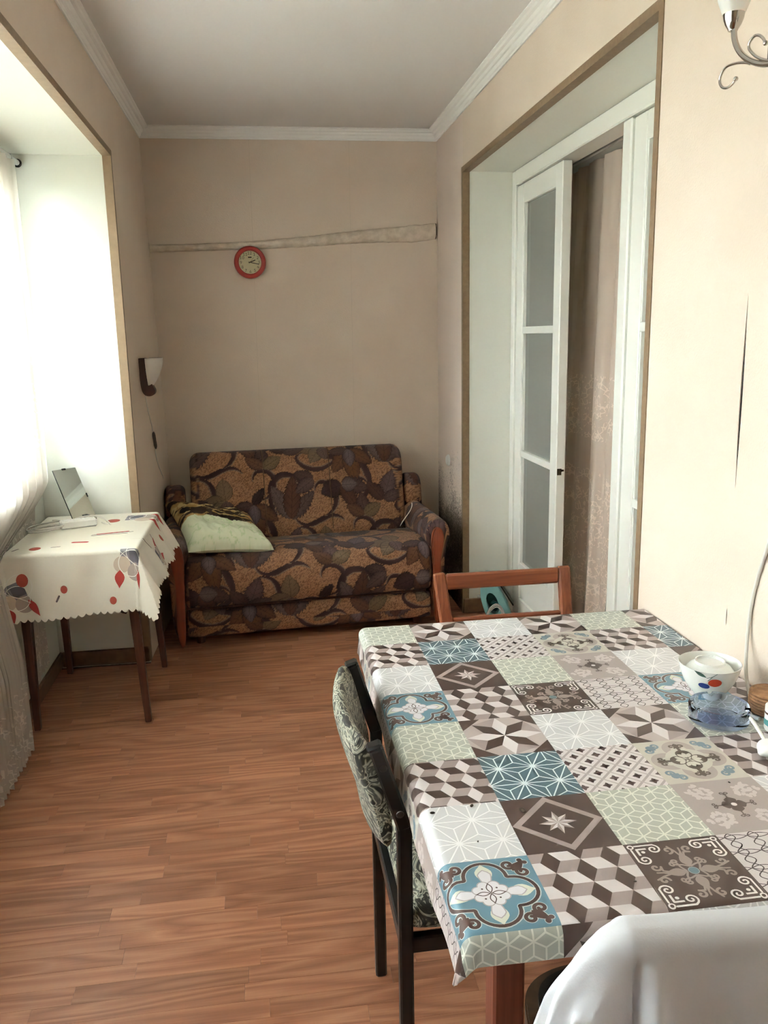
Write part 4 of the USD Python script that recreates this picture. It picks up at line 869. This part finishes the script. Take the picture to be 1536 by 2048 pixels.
def near_panel(s, z):
    y_ = -0.55 + 4.42 * s; k = np.clip((0.95 - z) / 0.22, 0, 1); k = k * k * (3 - 2 * k)
    lim_ = 3.10; over = np.maximum(y_ - 2.7, 0); yt = np.where(y_ > 2.7, 2.7 + over * 0.36, y_)          # pulled in beside the table corner
    x = -0.990 - 0.012 * k + 0.05 * np.clip((0.74 - z) / 0.35, 0, 1); return x + 0 * z, y_ + (yt - y_) * k
curtain('net_curtain', 'long white embroidered net curtain falling to the floor in front of the side table', 0, 1, zs, near_panel, 38, 0.02)
def far_panel(s, z):
    y_ = 3.42 + 0.44 * s; k = np.clip((0.98 - z) / 0.2, 0, 1); return -1.031 + 0 * k + 0 * s, y_ - 0.10 * k * (s - 0.2) + 0.0 * z
curtain('net_curtain', 'narrow strip of white net curtain hanging behind the side table', 0, 1, np.r_[np.linspace(2.29, 0.35, 50), np.linspace(0.33, 0.12, 12)], far_panel, 5, 0.12, amp=0.005)

# ------------------------------------------------------------------ black steel chair with printed cushions, side on to the table
bc = thing('steel_chair', 'black steel-framed chair with curved printed backrest, pushed against the long side of the table', 'chair', (-0.008, 0, 0))
def post(y, xb=0.226):
    P = [(xb, y, 0.0), (xb + 0.001, y, 0.66), (xb - 0.050, y - 0.005, 0.822)]
    return cat_(bar(P[0], P[1], 0.027, 0.027, 0.004, up=(0, 1, 0)), bar(np.array(P[1]) - [0, 0, 0.006], P[2], 0.027, 0.027, 0.004, up=(0, 1, 0)))
for y_ in (1.388, 1.785):
    lg = obj('rear_leg', post(y_), 'black_steel', bc)
    obj('end_cap', mv(bx(-0.0145, 0.0145, -0.0145, 0.0145, 0, 0.012, 0.004), (0.1755, y_ - 0.005, 0.818), ry=-0.3), 'black_steel', lg)
    for z_ in (0.69, 0.785):
        sy = -1 if y_ < 1.5 else 1
        obj('rivet', mv(lathe([(0, 0), (0.0075, 0), (0.0065, 0.002), (0.003, 0.003), (0, 0.0032)], 16), (0.227 - (z_ - 0.66) * 0.31, y_ - 0.003 + sy * 0.0136, z_), rx=-sy * PI / 2), 'rivet', lg)
    obj('front_leg', bar((0.61, y_, 0), (0.605, y_, 0.44), 0.025, 0.025, 0.004, up=(0, 1, 0)), 'black_steel', bc)
    obj('side_rail', bar((0.235, y_, 0.405), (0.60, y_, 0.405), 0.022, 0.034, 0.003), 'black_steel', bc)
obj('cross_rail', bar((0.226, 1.4, 0.405), (0.226, 1.775, 0.405), 0.02, 0.034, 0.003), 'black_steel', bc)
obj('cross_rail', bar((0.607, 1.4, 0.405), (0.607, 1.775, 0.405), 0.02, 0.03, 0.003), 'black_steel', bc)
m, _ = pad([(0.235, 0.425), (0.225, 0.455), (0.26, 0.485), (0.42, 0.49), (0.60, 0.482), (0.635, 0.455), (0.62, 0.425)], 1.375, 1.80, 0.03, step=0.012, axes=((0, 1, 0), (1, 0, 0), (0, 0, 1)))
obj('seat', m, 'camo_fabric', bc, smooth=True)
m, _ = pad([(0.205, 0.60), (0.188, 0.605), (0.178, 0.65), (0.150, 0.74), (0.135, 0.80), (0.142, 0.828), (0.160, 0.828), (0.172, 0.80), (0.195, 0.71), (0.208, 0.65)], 1.402, 1.772, 0.012, step=0.010, axes=((0, 1, 0), (1, 0, 0), (0, 0, 1)))
v = m.vertices.copy(); q = (v[:, 1] - 1.402) / 0.37; v[:, 0] += 0.004 - 0.024 * (1 - (2 * q - 1) ** 2); v[:, 2] -= 0.03 * (1 - (2 * q - 1) ** 2) * np.clip((0.66 - v[:, 2]) / 0.06, 0, 1); m.vertices = v
obj('backrest', m, 'camo_fabric', bc, smooth=True)

# ------------------------------------------------------------------ wooden chair at the far end of the table
wc = thing('wooden_chair', 'reddish wooden chair with open rail back at the far end of the table', 'chair')
cy0, cy1 = 2.44, 2.41
for xt, xm in ((0.509, 0.533), (0.911, 0.913)):
    a, b, c_ = (xt, 2.452, 0.826), (xm, 2.405, 0.60), (xm, 2.43, 0.0)
    obj('rear_leg', cat_(bar(b, a, 0.038, 0.024, 0.005, up=(0, 1, 0)), bar(np.array(b) + [0, 0, 0.004], c_, 0.038, 0.026, 0.004, up=(0, 1, 0), taper=0.8)), 'red_wood_up', wc)
obj('top_rail', bx(0.529, 0.892, 2.436, 2.454, 0.774, 0.824, 0.005), 'red_wood', wc)
obj('lower_rail', bx(0.543, 0.894, 2.412, 2.43, 0.645, 0.690, 0.005), 'red_wood', wc)
obj('seat', bx(0.51, 0.935, 1.98, 2.385, 0.425, 0.45, 0.008), 'red_wood', wc)
for x_ in (0.54, 0.905): obj('front_leg', bar((x_, 2.02, 0.425), (x_, 2.015, 0), 0.036, 0.036, 0.004, up=(0, 1, 0), taper=0.75), 'red_wood_up', wc)
for x_ in (0.54, 0.905): obj('side_rail', bx(x_ - 0.01, x_ + 0.01, 2.03, 2.41, 0.37, 0.424, .003), 'red_wood', wc)

# ------------------------------------------------------------------ dark chair in front, a white cloth over its back
fc = thing('dark_chair', 'dark chair with rounded black seat in the foreground, tucked under the near table end', 'chair')
seat = Polygon(loop([(0.365, 0.80), (0.365, 1.10), (0.40, 1.215), (0.55, 1.235), (0.70, 1.225), (0.795, 1.16), (0.80, 0.80)], 0.01)[0])
obj('seat_rim', cat_(extr(seat, 0.035, (0, 0, 0.42)), extr(seat.buffer(-0.003), 0.004, (0, 0, 0.455))), 'seat_rim', fc)
obj('seat_pad', cat_(extr(seat.buffer(-0.022), 0.012, (0, 0, 0.4585)), extr(seat.buffer(-0.03), 0.005, (0, 0, 0.4705))), 'black_vinyl', fc)
for x_ in (0.404, 0.770):
    obj('rear_leg', cat_(bar((x_, 0.83, 0.45), (x_, 0.772, 0.883), 0.034, 0.028, 0.005, up=(0, 1, 0)), bar((x_, 0.83, 0.46), (x_, 0.80, 0.0), 0.034, 0.028, 0.005, up=(0, 1, 0))), 'seat_rim', fc)
    obj('front_leg', bar((x_ + (0.03 if x_ < 0.5 else -0.03), 1.14, 0.42), (x_, 1.17, 0), 0.034, 0.034, 0.005, up=(0, 1, 0), taper=0.8), 'seat_rim', fc)
obj('top_rail', bx(0.352, 0.822, 0.760, 0.784, 0.852, 0.887, 0.006), 'seat_rim', fc)
for x_ in (0.53, 0.65): obj('back_slat', bar((x_, 0.835, 0.46), (x_, 0.80, 0.868), 0.05, 0.012, 0.003, up=(0, 1, 0)), 'seat_rim', fc)

def S3(q):
    X, Y = q[:, 0], q[:, 1]; b = drape(0.350, 0.83, 0.742, 0.796, 0.908, 0.022, 0.12, 0.20, 0.008, 15.0, 0, 2.2)(q)
    a = np.maximum(0.368 - X, 0); b[:, 0] -= 0.05 * (1 - np.exp(-np.maximum(a - 0.012, 0) / 0.045)) + 0.05 * np.maximum(a - 0.02, 0)
    mid = np.clip((X - 0.37) / 0.43, 0, 1); b[:, 2] -= 0.010 * np.sin(PI * mid)
    e = np.maximum(0.76 - Y - 0.03, 0); k = np.clip(e / 0.1, 0, 1)
    b[:, 1] -= k * (0.022 * np.exp(-((X - 0.395 + 0.10 * e) / 0.016) ** 2) - 0.020 * np.exp(-((X - 0.368 + 0.16 * e) / 0.020) ** 2) + 0.012 * np.sin(X * 38 + e * 6) * np.clip((X - 0.40) / 0.1, 0, 1))
    g_ = np.clip((e - 0.03 - 0.10 * np.maximum(0.46 - X, 0)) / 0.06, 0, 1) * np.clip((X - 0.415 + 0.10 * e) / 0.05, 0, 1); b[:, 1] += 0.008 * g_ * g_ * (3 - 2 * g_) * (1 - 0.5 * np.clip((X - 0.47) / 0.1, 0, 1))
    w3 = meshkit.fbm(np.stack([X * 16 + e * 9, Y * 7 - X * 5, 0 * X], 1), 4, 11) - 0.5; b[:, 1] += 0.010 * w3 * np.clip(e / 0.05, 0.15, 1); b[:, 2] += 0.003 * w3; b[:, 0] += 0.012 * w3 * np.clip(a / 0.05, 0, 1)
    b[:, 0] -= 0.007 * np.sin(75 * Y + 1.0) * np.clip((a - 0.02) / 0.08, 0, 1)
    cr = np.exp(-((X - 0.372 + 0.05 * e) / 0.007) ** 2) * np.clip(e / 0.03, 0, 1) * np.clip((0.16 - e) / 0.1, 0, 1); b[:, 1] += 0.012 * cr
    return b
CL3 = sbox(0.09, 0.40, 0.86, 1.12)
nx_, ny_ = 200, 190; gx, gy_ = np.meshgrid(np.linspace(0.09, 0.86, nx_), np.linspace(0.40, 1.12, ny_), indexing='ij')
P = S3(np.stack([gx.ravel(), gy_.ravel()], 1)).reshape(nx_, ny_, 3)
wcm = gridmesh(P); wcm.faces = wcm.faces if wcm.vertex_normals[100 * ny_ + 95][2] > 0 else wcm.faces[:, ::-1]
obj('white_cloth', wcm, 'linen', smooth=True, label='plain white cloth draped over the back of the foreground chair', cat='cloth')

# ------------------------------------------------------------------ things on the dining table
bw = thing('bowl', 'white porcelain bowl with painted red and blue fruit, beside the wall', 'bowl', (0.928, 1.592, TZ + 0.001))
prof = [(0, 0.006), (0.027, 0.006), (0.028, 0.0), (0.031, 0.0), (0.032, 0.008), (0.045, 0.022), (0.057, 0.042), (0.064, 0.060), (0.0685, 0.078), (0.0705, 0.0835), (0.069, 0.0845), (0.066, 0.079), (0.061, 0.060), (0.053, 0.041), (0.040, 0.022), (0.028, 0.012), (0, 0.011)]
prof = [(q[0] * 0.93, q[1] * 0.93) for q in prof]
obj('body', lathe(prof, 64), 'ceramic', bw, smooth=40)
def on_bowl(shape, mat_, az, zc, lift=0.0006):
    """Wraps a flat shape (metres) on the bowl's outside at azimuth az, height zc."""
    v, f = triangles(shape.segmentize(0.004)); T, _ = refine(v, f, np.zeros((len(f), 3)), lambda t: np.full(len(t), 0.005)); q = T.reshape(-1, 2)
    z = zc + q[:, 1] * 0.8; r = np.interp(z, [p[1] for p in prof[4:10]], [p[0] for p in prof[4:10]]) + lift; a = az + q[:, 0] / r
    obj('painted_fruit' if 'leaf' not in mat_ else 'painted_leaf', trimesh.Trimesh(np.stack([r * np.cos(a), r * np.sin(a), z], 1), np.arange(len(q)).reshape(-1, 3), process=True), mat_, bw, smooth=True)
az0 = math.atan2(-1.588, -0.928)
on_bowl(affinity.scale(Point(0, 0).buffer(0.012), 1.15, 1.0), 'fruit_red', az0 + 0.22, 0.054)
on_bowl(affinity.rotate(affinity.scale(Point(0, 0).buffer(0.0105), 1.1, 0.8), -12), 'fruit_blue', az0 - 0.16, 0.044)
on_bowl(unary_union([petal((0.012, 0.0), 150, 0, 0.03, 0.005, 0.5), ln([(0.012, -0.002), (0.024, 0.004), (0.034, 0.014)], 0.0012), ln([(0.014, -0.01), (0.024, 0.004)], 0.0012)]), 'fruit_leaf', az0 - 0.26, 0.066)
lid = thing('small_bowl', 'plain white porcelain bowl turned upside down inside the fruit-painted bowl', 'bowl', (0.928, 1.592, TZ + 0.050))
obj('body', lathe([(0.0525, 0.0), (0.0535, 0.001), (0.051, 0.011), (0.043, 0.021), (0.032, 0.027), (0.031, 0.033), (0.0285, 0.033), (0.027, 0.028), (0.0, 0.028), (0.0, 0.024), (0.028, 0.024), (0.040, 0.017), (0.048, 0.01), (0.0525, 0.0)], 56), 'ceramic', lid, smooth=40)

ah = thing('ashtray', 'round blue glass ashtray with cigarette notches in its rim', 'ashtray', (0.888, 1.478, TZ + 0.001))
import manifold3d as m3
pr = [(0, 0), (0.055, 0), (0.059, 0.005), (0.0595, 0.034), (0.057, 0.0375), (0.050, 0.0365), (0.0465, 0.030), (0.044, 0.010), (0.042, 0.0085), (0, 0.0085)]
am = m3.Manifold.revolve(m3.CrossSection([np.array(pr)]), 72)
for k in range(3):
    c_ = m3.Manifold.cylinder(0.04, 0.0055, 0.0055, 20).rotate([0, 90, 0]).translate([0.035, 0, 0.0365]).rotate([0, 0, 200 + 120 * k]); am = am - c_
obj('body', am, 'ash_glass', ah, smooth=35)

wk = thing('wicker_pot', 'small round brown wicker pot at the right edge against the wall', 'pot', (1.012, 1.497, TZ + 0.001))
t = np.linspace(0, 1, 8)
rings = [trimesh.creation.torus(0.036 + 0.002 * math.sin(PI * (k + 0.5) / 7), 0.0042, 36, 8).apply_translation((0, 0, 0.0045 + k * 0.0062)) for k in range(7)]
obj('coils', cat_(*rings), 'wicker', wk, smooth=True, kind='stuff'); obj('lid', lathe([(0, 0.002), (0.036, 0.002), (0.036, 0.044), (0.030, 0.047), (0.0, 0.0475)], 36), 'wicker', wk, smooth=40)

jr = thing('striped_jar', 'little white jar with brown and teal bands at the right edge of the table', 'jar', (0.978, 1.418, TZ + 0.001))
obj('body', lathe([(0, 0), (0.022, 0), (0.0235, 0.004), (0.0235, 0.05), (0.02, 0.054), (0.0, 0.055)], 32), 'jar_white', jr, smooth=40)
obj('band', lathe([(0.0236, 0.012), (0.024, 0.0125), (0.024, 0.0235), (0.0236, 0.024)], 32), 'jar_teal', jr, label='teal band'); obj('band', lathe([(0.0236, 0.035), (0.024, 0.0353), (0.024, 0.0385), (0.0236, 0.039)], 32), 'jar_brown', jr, label='brown band')

pg = thing('plug', 'white plastic plug with a stub of cord at the right edge of the table', 'plug', (0.915, 1.325, TZ + 0.001))
m, _ = pad([(-0.030, 0.0), (-0.032, 0.012), (-0.022, 0.024), (0.0, 0.027), (0.022, 0.024), (0.032, 0.012), (0.030, 0.0)], -0.024, 0.024, 0.012, step=0.004)
m = mv(m, rz=1.1); obj('body', m, 'white_plastic', pg, smooth=True)
obj('cord_stub', tube(smoothpath([(-0.003, 0.028, 0.014), (-0.001, 0.05, 0.022), (0.002, 0.088, 0.033)], 12), 0.0036, 10), 'white_plastic', pg, smooth=40)
obj('screw', mv(lathe([(0, 0), (0.003, 0), (0.003, 0.0008), (0, 0.0008)], 12), (-0.012, -0.008, 0.0255)), 'rivet', pg)

cd = thing('electric_cable', 'white electric cable hanging down the right wall onto the table', 'cable')
obj('strand', tube(smoothpath([(1.054, 1.40, 1.985), (1.053, 1.41, 1.70), (1.052, 1.50, 1.36), (1.052, 1.603, 1.10), (1.052, 1.655, 0.90), (1.042, 1.64, 0.84), (1.012, 1.58, 0.79), (0.988, 1.525, 0.772), (0.962, 1.490, 0.7705), (0.957, 1.470, 0.7705), (0.966, 1.458, 0.771)], 70), 0.0042, 10), 'cord_white', cd, smooth=40)

for i, (x_, y_, s_) in enumerate(((0.245, 1.245, 0.0035), (0.315, 1.255, 0.0035), (0.395, 1.225, 0.006), (0.50, 1.02, 0.002), (0.30, 1.155, 0.0015), (0.78, 1.25, 0.002))):
    c_ = trimesh.creation.icosphere(1, s_); c_.vertices *= [1.3, 0.8, 0.5]
    obj('crumb', mv(c_, (x_, y_, TZ + s_ * 0.5), rz=i), 'dark_wire', label=('largest dark crumb, on the brown star tile nearest the foreground chair' if i == 2 else 'tiny dark crumb lying on the patchwork oilcloth'), cat='crumb', group='dark crumbs on the oilcloth')

# ------------------------------------------------------------------ wall things
ck = thing('wall_clock', 'round red wall clock with cream dial, under the pipe on the far wall', 'clock', (-0.043, 5.05, 1.975))
Fy = [[1, 0, 0], [0, 0, 1], [0, -1, 0]]
def face(m, y): return mv(m, (0, y, 0), rx=PI / 2)
obj('rim', face(lathe([(0.064, 0.0), (0.089, 0.0), (0.0905, 0.006), (0.089, 0.018), (0.082, 0.026), (0.073, 0.027), (0.066, 0.022), (0.064, 0.012)], 64), 0.0), 'clock_red', ck, smooth=50)
obj('case', face(lathe([(0, -0.033), (0.05, -0.033), (0.06, 0.0), (0.0635, 0.0), (0.0635, 0.009), (0, 0.009)], 48), 0.0), 'clock_face', ck, smooth=30)
obj('glass', face(lathe([(0, 0.017), (0.0655, 0.017), (0.0655, 0.0165), (0, 0.0165)], 48), 0.0), 'clear_glass', ck)
for k in range(12):
    tm = meshkit.text_mesh(str(12 if k == 0 else k), 0.0155, 0.0005); tm.apply_translation(-tm.bounds.mean(0)); a = PI / 2 - k * PI / 6
    obj('numeral', face(mv(tm, (0.051 * math.cos(a), 0.051 * math.sin(a), 0.0095)), 0.0), 'clock_ink', ck)
obj('dial_mark', face(bx(-0.010, 0.010, 0.024, 0.031, 0.0092, 0.0096), 0), 'clock_ink', ck)
def hand(ang, L, w, z_): a = PI / 2 - math.radians(ang); return face(mv(bx(-0.008, L, -w / 2, w / 2, z_, z_ + 0.0008), rz=a), 0)
obj('hour_hand', hand(68, 0.033, 0.0055, 0.0105), 'clock_ink', ck); obj('minute_hand', hand(103, 0.052, 0.004, 0.0117), 'clock_ink', ck); obj('second_hand', hand(40, 0.034, 0.0012, 0.0128), 'clock_ink', ck)

pp = np.array([(-0.60, 2.058, 0.021), (-0.35, 2.062, 0.020), (-0.04, 2.071, 0.022), (0.25, 2.088, 0.028), (0.54, 2.113, 0.034), (0.80, 2.128, 0.042), (0.90, 2.132, 0.048), (1.045, 2.146, 0.045)])
xs = np.linspace(-0.598, 1.045, 190); zc, hh = np.interp(xs, pp[:, 0], pp[:, 1]), np.interp(xs, pp[:, 0], pp[:, 2]); th = np.linspace(-PI / 2, PI / 2, 22)
nz = meshkit.fbm(np.stack([np.repeat(xs, 22) * 26, np.tile(th, 190) * 2.2, np.zeros(190 * 22)], -1), 4, 8).reshape(190, 22) - 0.5
R = 1 + 0.22 * nz; P = np.stack([xs[:, None] + 0 * R, YB - 0.001 - 0.034 * np.cos(th)[None] * R, zc[:, None] + hh[:, None] * np.sin(th)[None] * R], -1)
m = gridmesh(P)
if m.vertex_normals[2000][1] > 0: m.faces = m.faces[:, ::-1]
cap = lambda i: np.vstack([P[i], [[xs[i], YB, zc[i]]]])
pc = thing('pipe_casing', 'rough plastered boxed-in pipe running slightly upward across the far wall', 'pipe')
obj('casing', m, 'plaster', pc, smooth=True)
e = Polygon(np.stack([0.034 * np.cos(th), hh[-1] * np.sin(th)], 1)); obj('end_face', extr(e, 0.004, (1.045, YB - 0.001, zc[-1]), [[0, -1, 0], [0, 0, 1], [1, 0, 0]]), 'seam_shade_brown', pc)

sl = thing('small_wall_lamp', 'small wooden wall lamp with white half-bowl glass shade, by the niche edge', 'wall lamp', (XL + 0.012, 4.335, 0))
bp = Polygon(loop([(0.0, 1.462), (0.0, 1.464), (0.034, 1.464), (0.036, 1.462), (0.036, 1.41), (0.044, 1.365), (0.062, 1.325), (0.072, 1.305), (0.066, 1.285), (0.04, 1.275), (0.012, 1.285), (0.0, 1.33)], 0.004)[0])
obj('bracket', extr(bp, 0.05, (0, 0.025, 0), [[1, 0, 0], [0, 0, 1], [0, -1, 0]]), 'sconce_wood', sl)
tt = np.linspace(-PI / 2, PI / 2, 30); pz = np.linspace(0, 1, 14); rz_ = 0.022 + 0.062 * np.sin(pz * PI / 2) ** 0.9
P = np.stack([0.038 + rz_[:, None] * np.cos(tt)[None], rz_[:, None] * np.sin(tt)[None], 1.322 + 0.142 * pz[:, None] + 0 * tt[None]], -1) if False else np.stack([0.038 + rz_[:, None] * np.cos(tt)[None] * 0.9, rz_[:, None] * np.sin(tt)[None], 1.330 + 0.134 * pz[:, None] + 0 * tt[None]], -1)
obj('shade', sheet(P, 0.004), 'frosted_glass', sl, smooth=True)
obj('shade_holder', mv(trimesh.creation.icosphere(2, 0.006), (0.036, -0.045, 1.40)), 'rivet', sl)
SO = np.array([XL + 0.012, 4.335, 0])
obj('lamp_cord', tube(smoothpath(np.array([(-0.590, 4.36, 1.285), (-0.588, 4.44, 1.17), (-0.587, 4.525, 1.07), (-0.585, 4.60, 0.90), (-0.576, 4.65, 0.84), (-0.572, 4.70, 0.80)]) - SO, 50), 0.0024, 6), 'cord_white', sl, smooth=True)
obj('cord_switch', tube(smoothpath(np.array([(-0.586, 4.522, 1.078), (-0.584, 4.54, 1.03), (-0.583, 4.556, 0.985)]) - SO, 10), [0.004, .0075, .0085, .0085, .008, .008, .0085, .0085, .0075, .004], 10), 'dark_wire', sl, smooth=40, label='dark inline switch')
pl = thing('wall_button', 'small round white plastic cover low on the right wall beside the sofa', 'wall cover', (XR, 4.784, 0.825))
obj('cover', mv(lathe([(0, 0.018), (0.024, 0.016), (0.033, 0.008), (0.034, 0), (0, 0)], 28), ry=-PI / 2), 'white_plastic', pl, smooth=50)

ch = thing('chrome_wall_lamp', 'chrome scrolled wall lamp with frosted glass shade, high on the right wall', 'wall lamp')
AX = 0.93
def yz(L): return [(AX, a, b) for a, b in L]
def armset(f, p):
    g = lambda L: [(x, f(y), z) for x, y, z in yz(L)]
    obj('arm', tube(smoothpath(g([(1.654, 2.118), (1.650, 2.096), (1.636, 2.074), (1.609, 2.051), (1.573, 2.031), (1.53, 2.016), (1.47, 2.012), (1.40, 2.022)]), 40), 0.0056, 12), 'chrome', p, smooth=True)
    s1 = smoothpath(g([(1.589, 2.034), (1.625, 2.046), (1.658, 2.052), (1.686, 2.049), (1.697, 2.035), (1.685, 2.019), (1.667, 2.013), (1.651, 2.014), (1.637, 2.021)]), 40); s2 = smoothpath(g([(1.50, 2.016), (1.524, 2.020), (1.557, 2.033), (1.587, 2.053), (1.598, 2.069), (1.587, 2.077), (1.566, 2.075), (1.55, 2.064), (1.543, 2.055)]), 40)
    for sc in (s1, s2):
        sp_ = obj('scroll', tube(sc, 0.0027, 8), 'chrome', p, smooth=True); obj('ball_tip', mv(trimesh.creation.icosphere(2, 0.0046), sc[-1]), 'chrome', sp_, smooth=True)
    c0 = (AX, f(1.658), 2.112)
    k = 0.68; sc = lambda L: [(a_ * k, b_ * k) for a_, b_ in L]
    obj('cup', lathe(sc([(0, 0.0), (0.013, 0.0), (0.0145, 0.004), (0.022, 0.016), (0.0275, 0.030), (0.030, 0.044), (0.028, 0.044), (0.025, 0.030), (0.018, 0.014), (0, 0.010)]), 40, c0), 'chrome', p, smooth=50)
    obj('shade', lathe(sc([(0.0, 0.030), (0.024, 0.032), (0.033, 0.050), (0.043, 0.075), (0.052, 0.11), (0.057, 0.15), (0.055, 0.15), (0.050, 0.11), (0.041, 0.077), (0.031, 0.053), (0.0, 0.036)]), 40, c0), 'lamp_shade', p, smooth=50)
armset(lambda y: y, ch); armset(lambda y: 2.80 - y, ch)
obj('backplate', mv(lathe([(0, 0.02), (0.03, 0.018), (0.05, 0.008), (0.054, 0), (0, 0)], 36), (XR, 1.40, 2.03), ry=-PI / 2), 'chrome', ch, smooth=50)
obj('stem', tube([(XR - 0.01, 1.40, 2.03), (0.99, 1.40, 2.03), (AX, 1.40, 2.022)], 0.007, 12), 'chrome', ch, smooth=True)
obj('pull_cord', tube([(AX, 1.531, 2.165), (AX, 1.531, 2.09), (AX, 1.531, 2.012)], [0.0025, 0.0025, 0.0012], 6), 'dark_wire', ch)

# ------------------------------------------------------------------ clothes iron standing on its heel in the door niche
ir = thing('clothes_iron', 'teal clothes iron standing on its heel beside the glazed door, cord wrapped round', 'iron', (1.205, 4.24, 0.0), -0.25)
px = lambda L: [((a - 1003) * 0.0026, (1248 - b) * 0.0026) for a, b in L]
out = Polygon(loop(px([(968, 1160), (978, 1138), (990, 1140), (1000, 1160), (1022, 1195), (1031, 1222), (1036, 1248), (992, 1248), (982, 1235), (972, 1208), (967, 1185)]), 0.004)[0])
hole = affinity.rotate(affinity.scale(Point(*px([(993, 1203)])[0]).buffer(1.0), 0.030, 0.062), 18)
A_ = [[1, 0, 0], [0, 0, 1], [0, -1, 0]]
obj('body', cat_(extr(out.difference(hole), 0.07, (0, 0.035, 0), A_), extr(out.buffer(-0.006).difference(hole.buffer(0.004)), 0.006, (0, -0.035, 0), A_)), 'teal_plastic', ir)
obj('handle_well', cat_(extr(hole.buffer(-0.001), 0.012, (0, 0.03, 0), A_), mv(tube([(-0.03, -0.01, 0.12), (0.0, -0.02, 0.10)], 0.014, 12), (0, 0, 0))), 'teal_dark', ir)
a_, b2 = np.array(px([(997, 1148)])[0]), np.array(px([(1034, 1206)])[0]); 
obj('soleplate', bar((a_[0] + 0.006, 0.0, a_[1]), (b2[0] + 0.004, 0.0, b2[1] - 0.0), 0.085, 0.007, 0.002, up=(1, 0, 0.6)), 'black_plate', ir)
obj('knob', mv(trimesh.creation.cylinder(0.009, 0.02), (px([(967, 1192)])[0][0] - 0.004, 0, px([(967, 1192)])[0][1]), ry=PI / 2), 'cord_grey', ir)
for k, r_ in enumerate((0.045, 0.052, 0.06)):
    obj('cord', tube(smoothpath([(-0.085 - 0.012 * k, -0.055, 0.004), (-0.06, -0.06, 0.05 + 0.004 * k), (-0.035, -0.058, 0.085 + 0.010 * k), (-0.005, -0.056, 0.105 + 0.008 * k), (0.020 + 0.006 * k, -0.055, 0.08), (0.03 + 0.006 * k, -0.055, 0.03), (0.02, -0.05, 0.004)], 40), 0.0036, 8), 'cord_grey', ir, smooth=True)
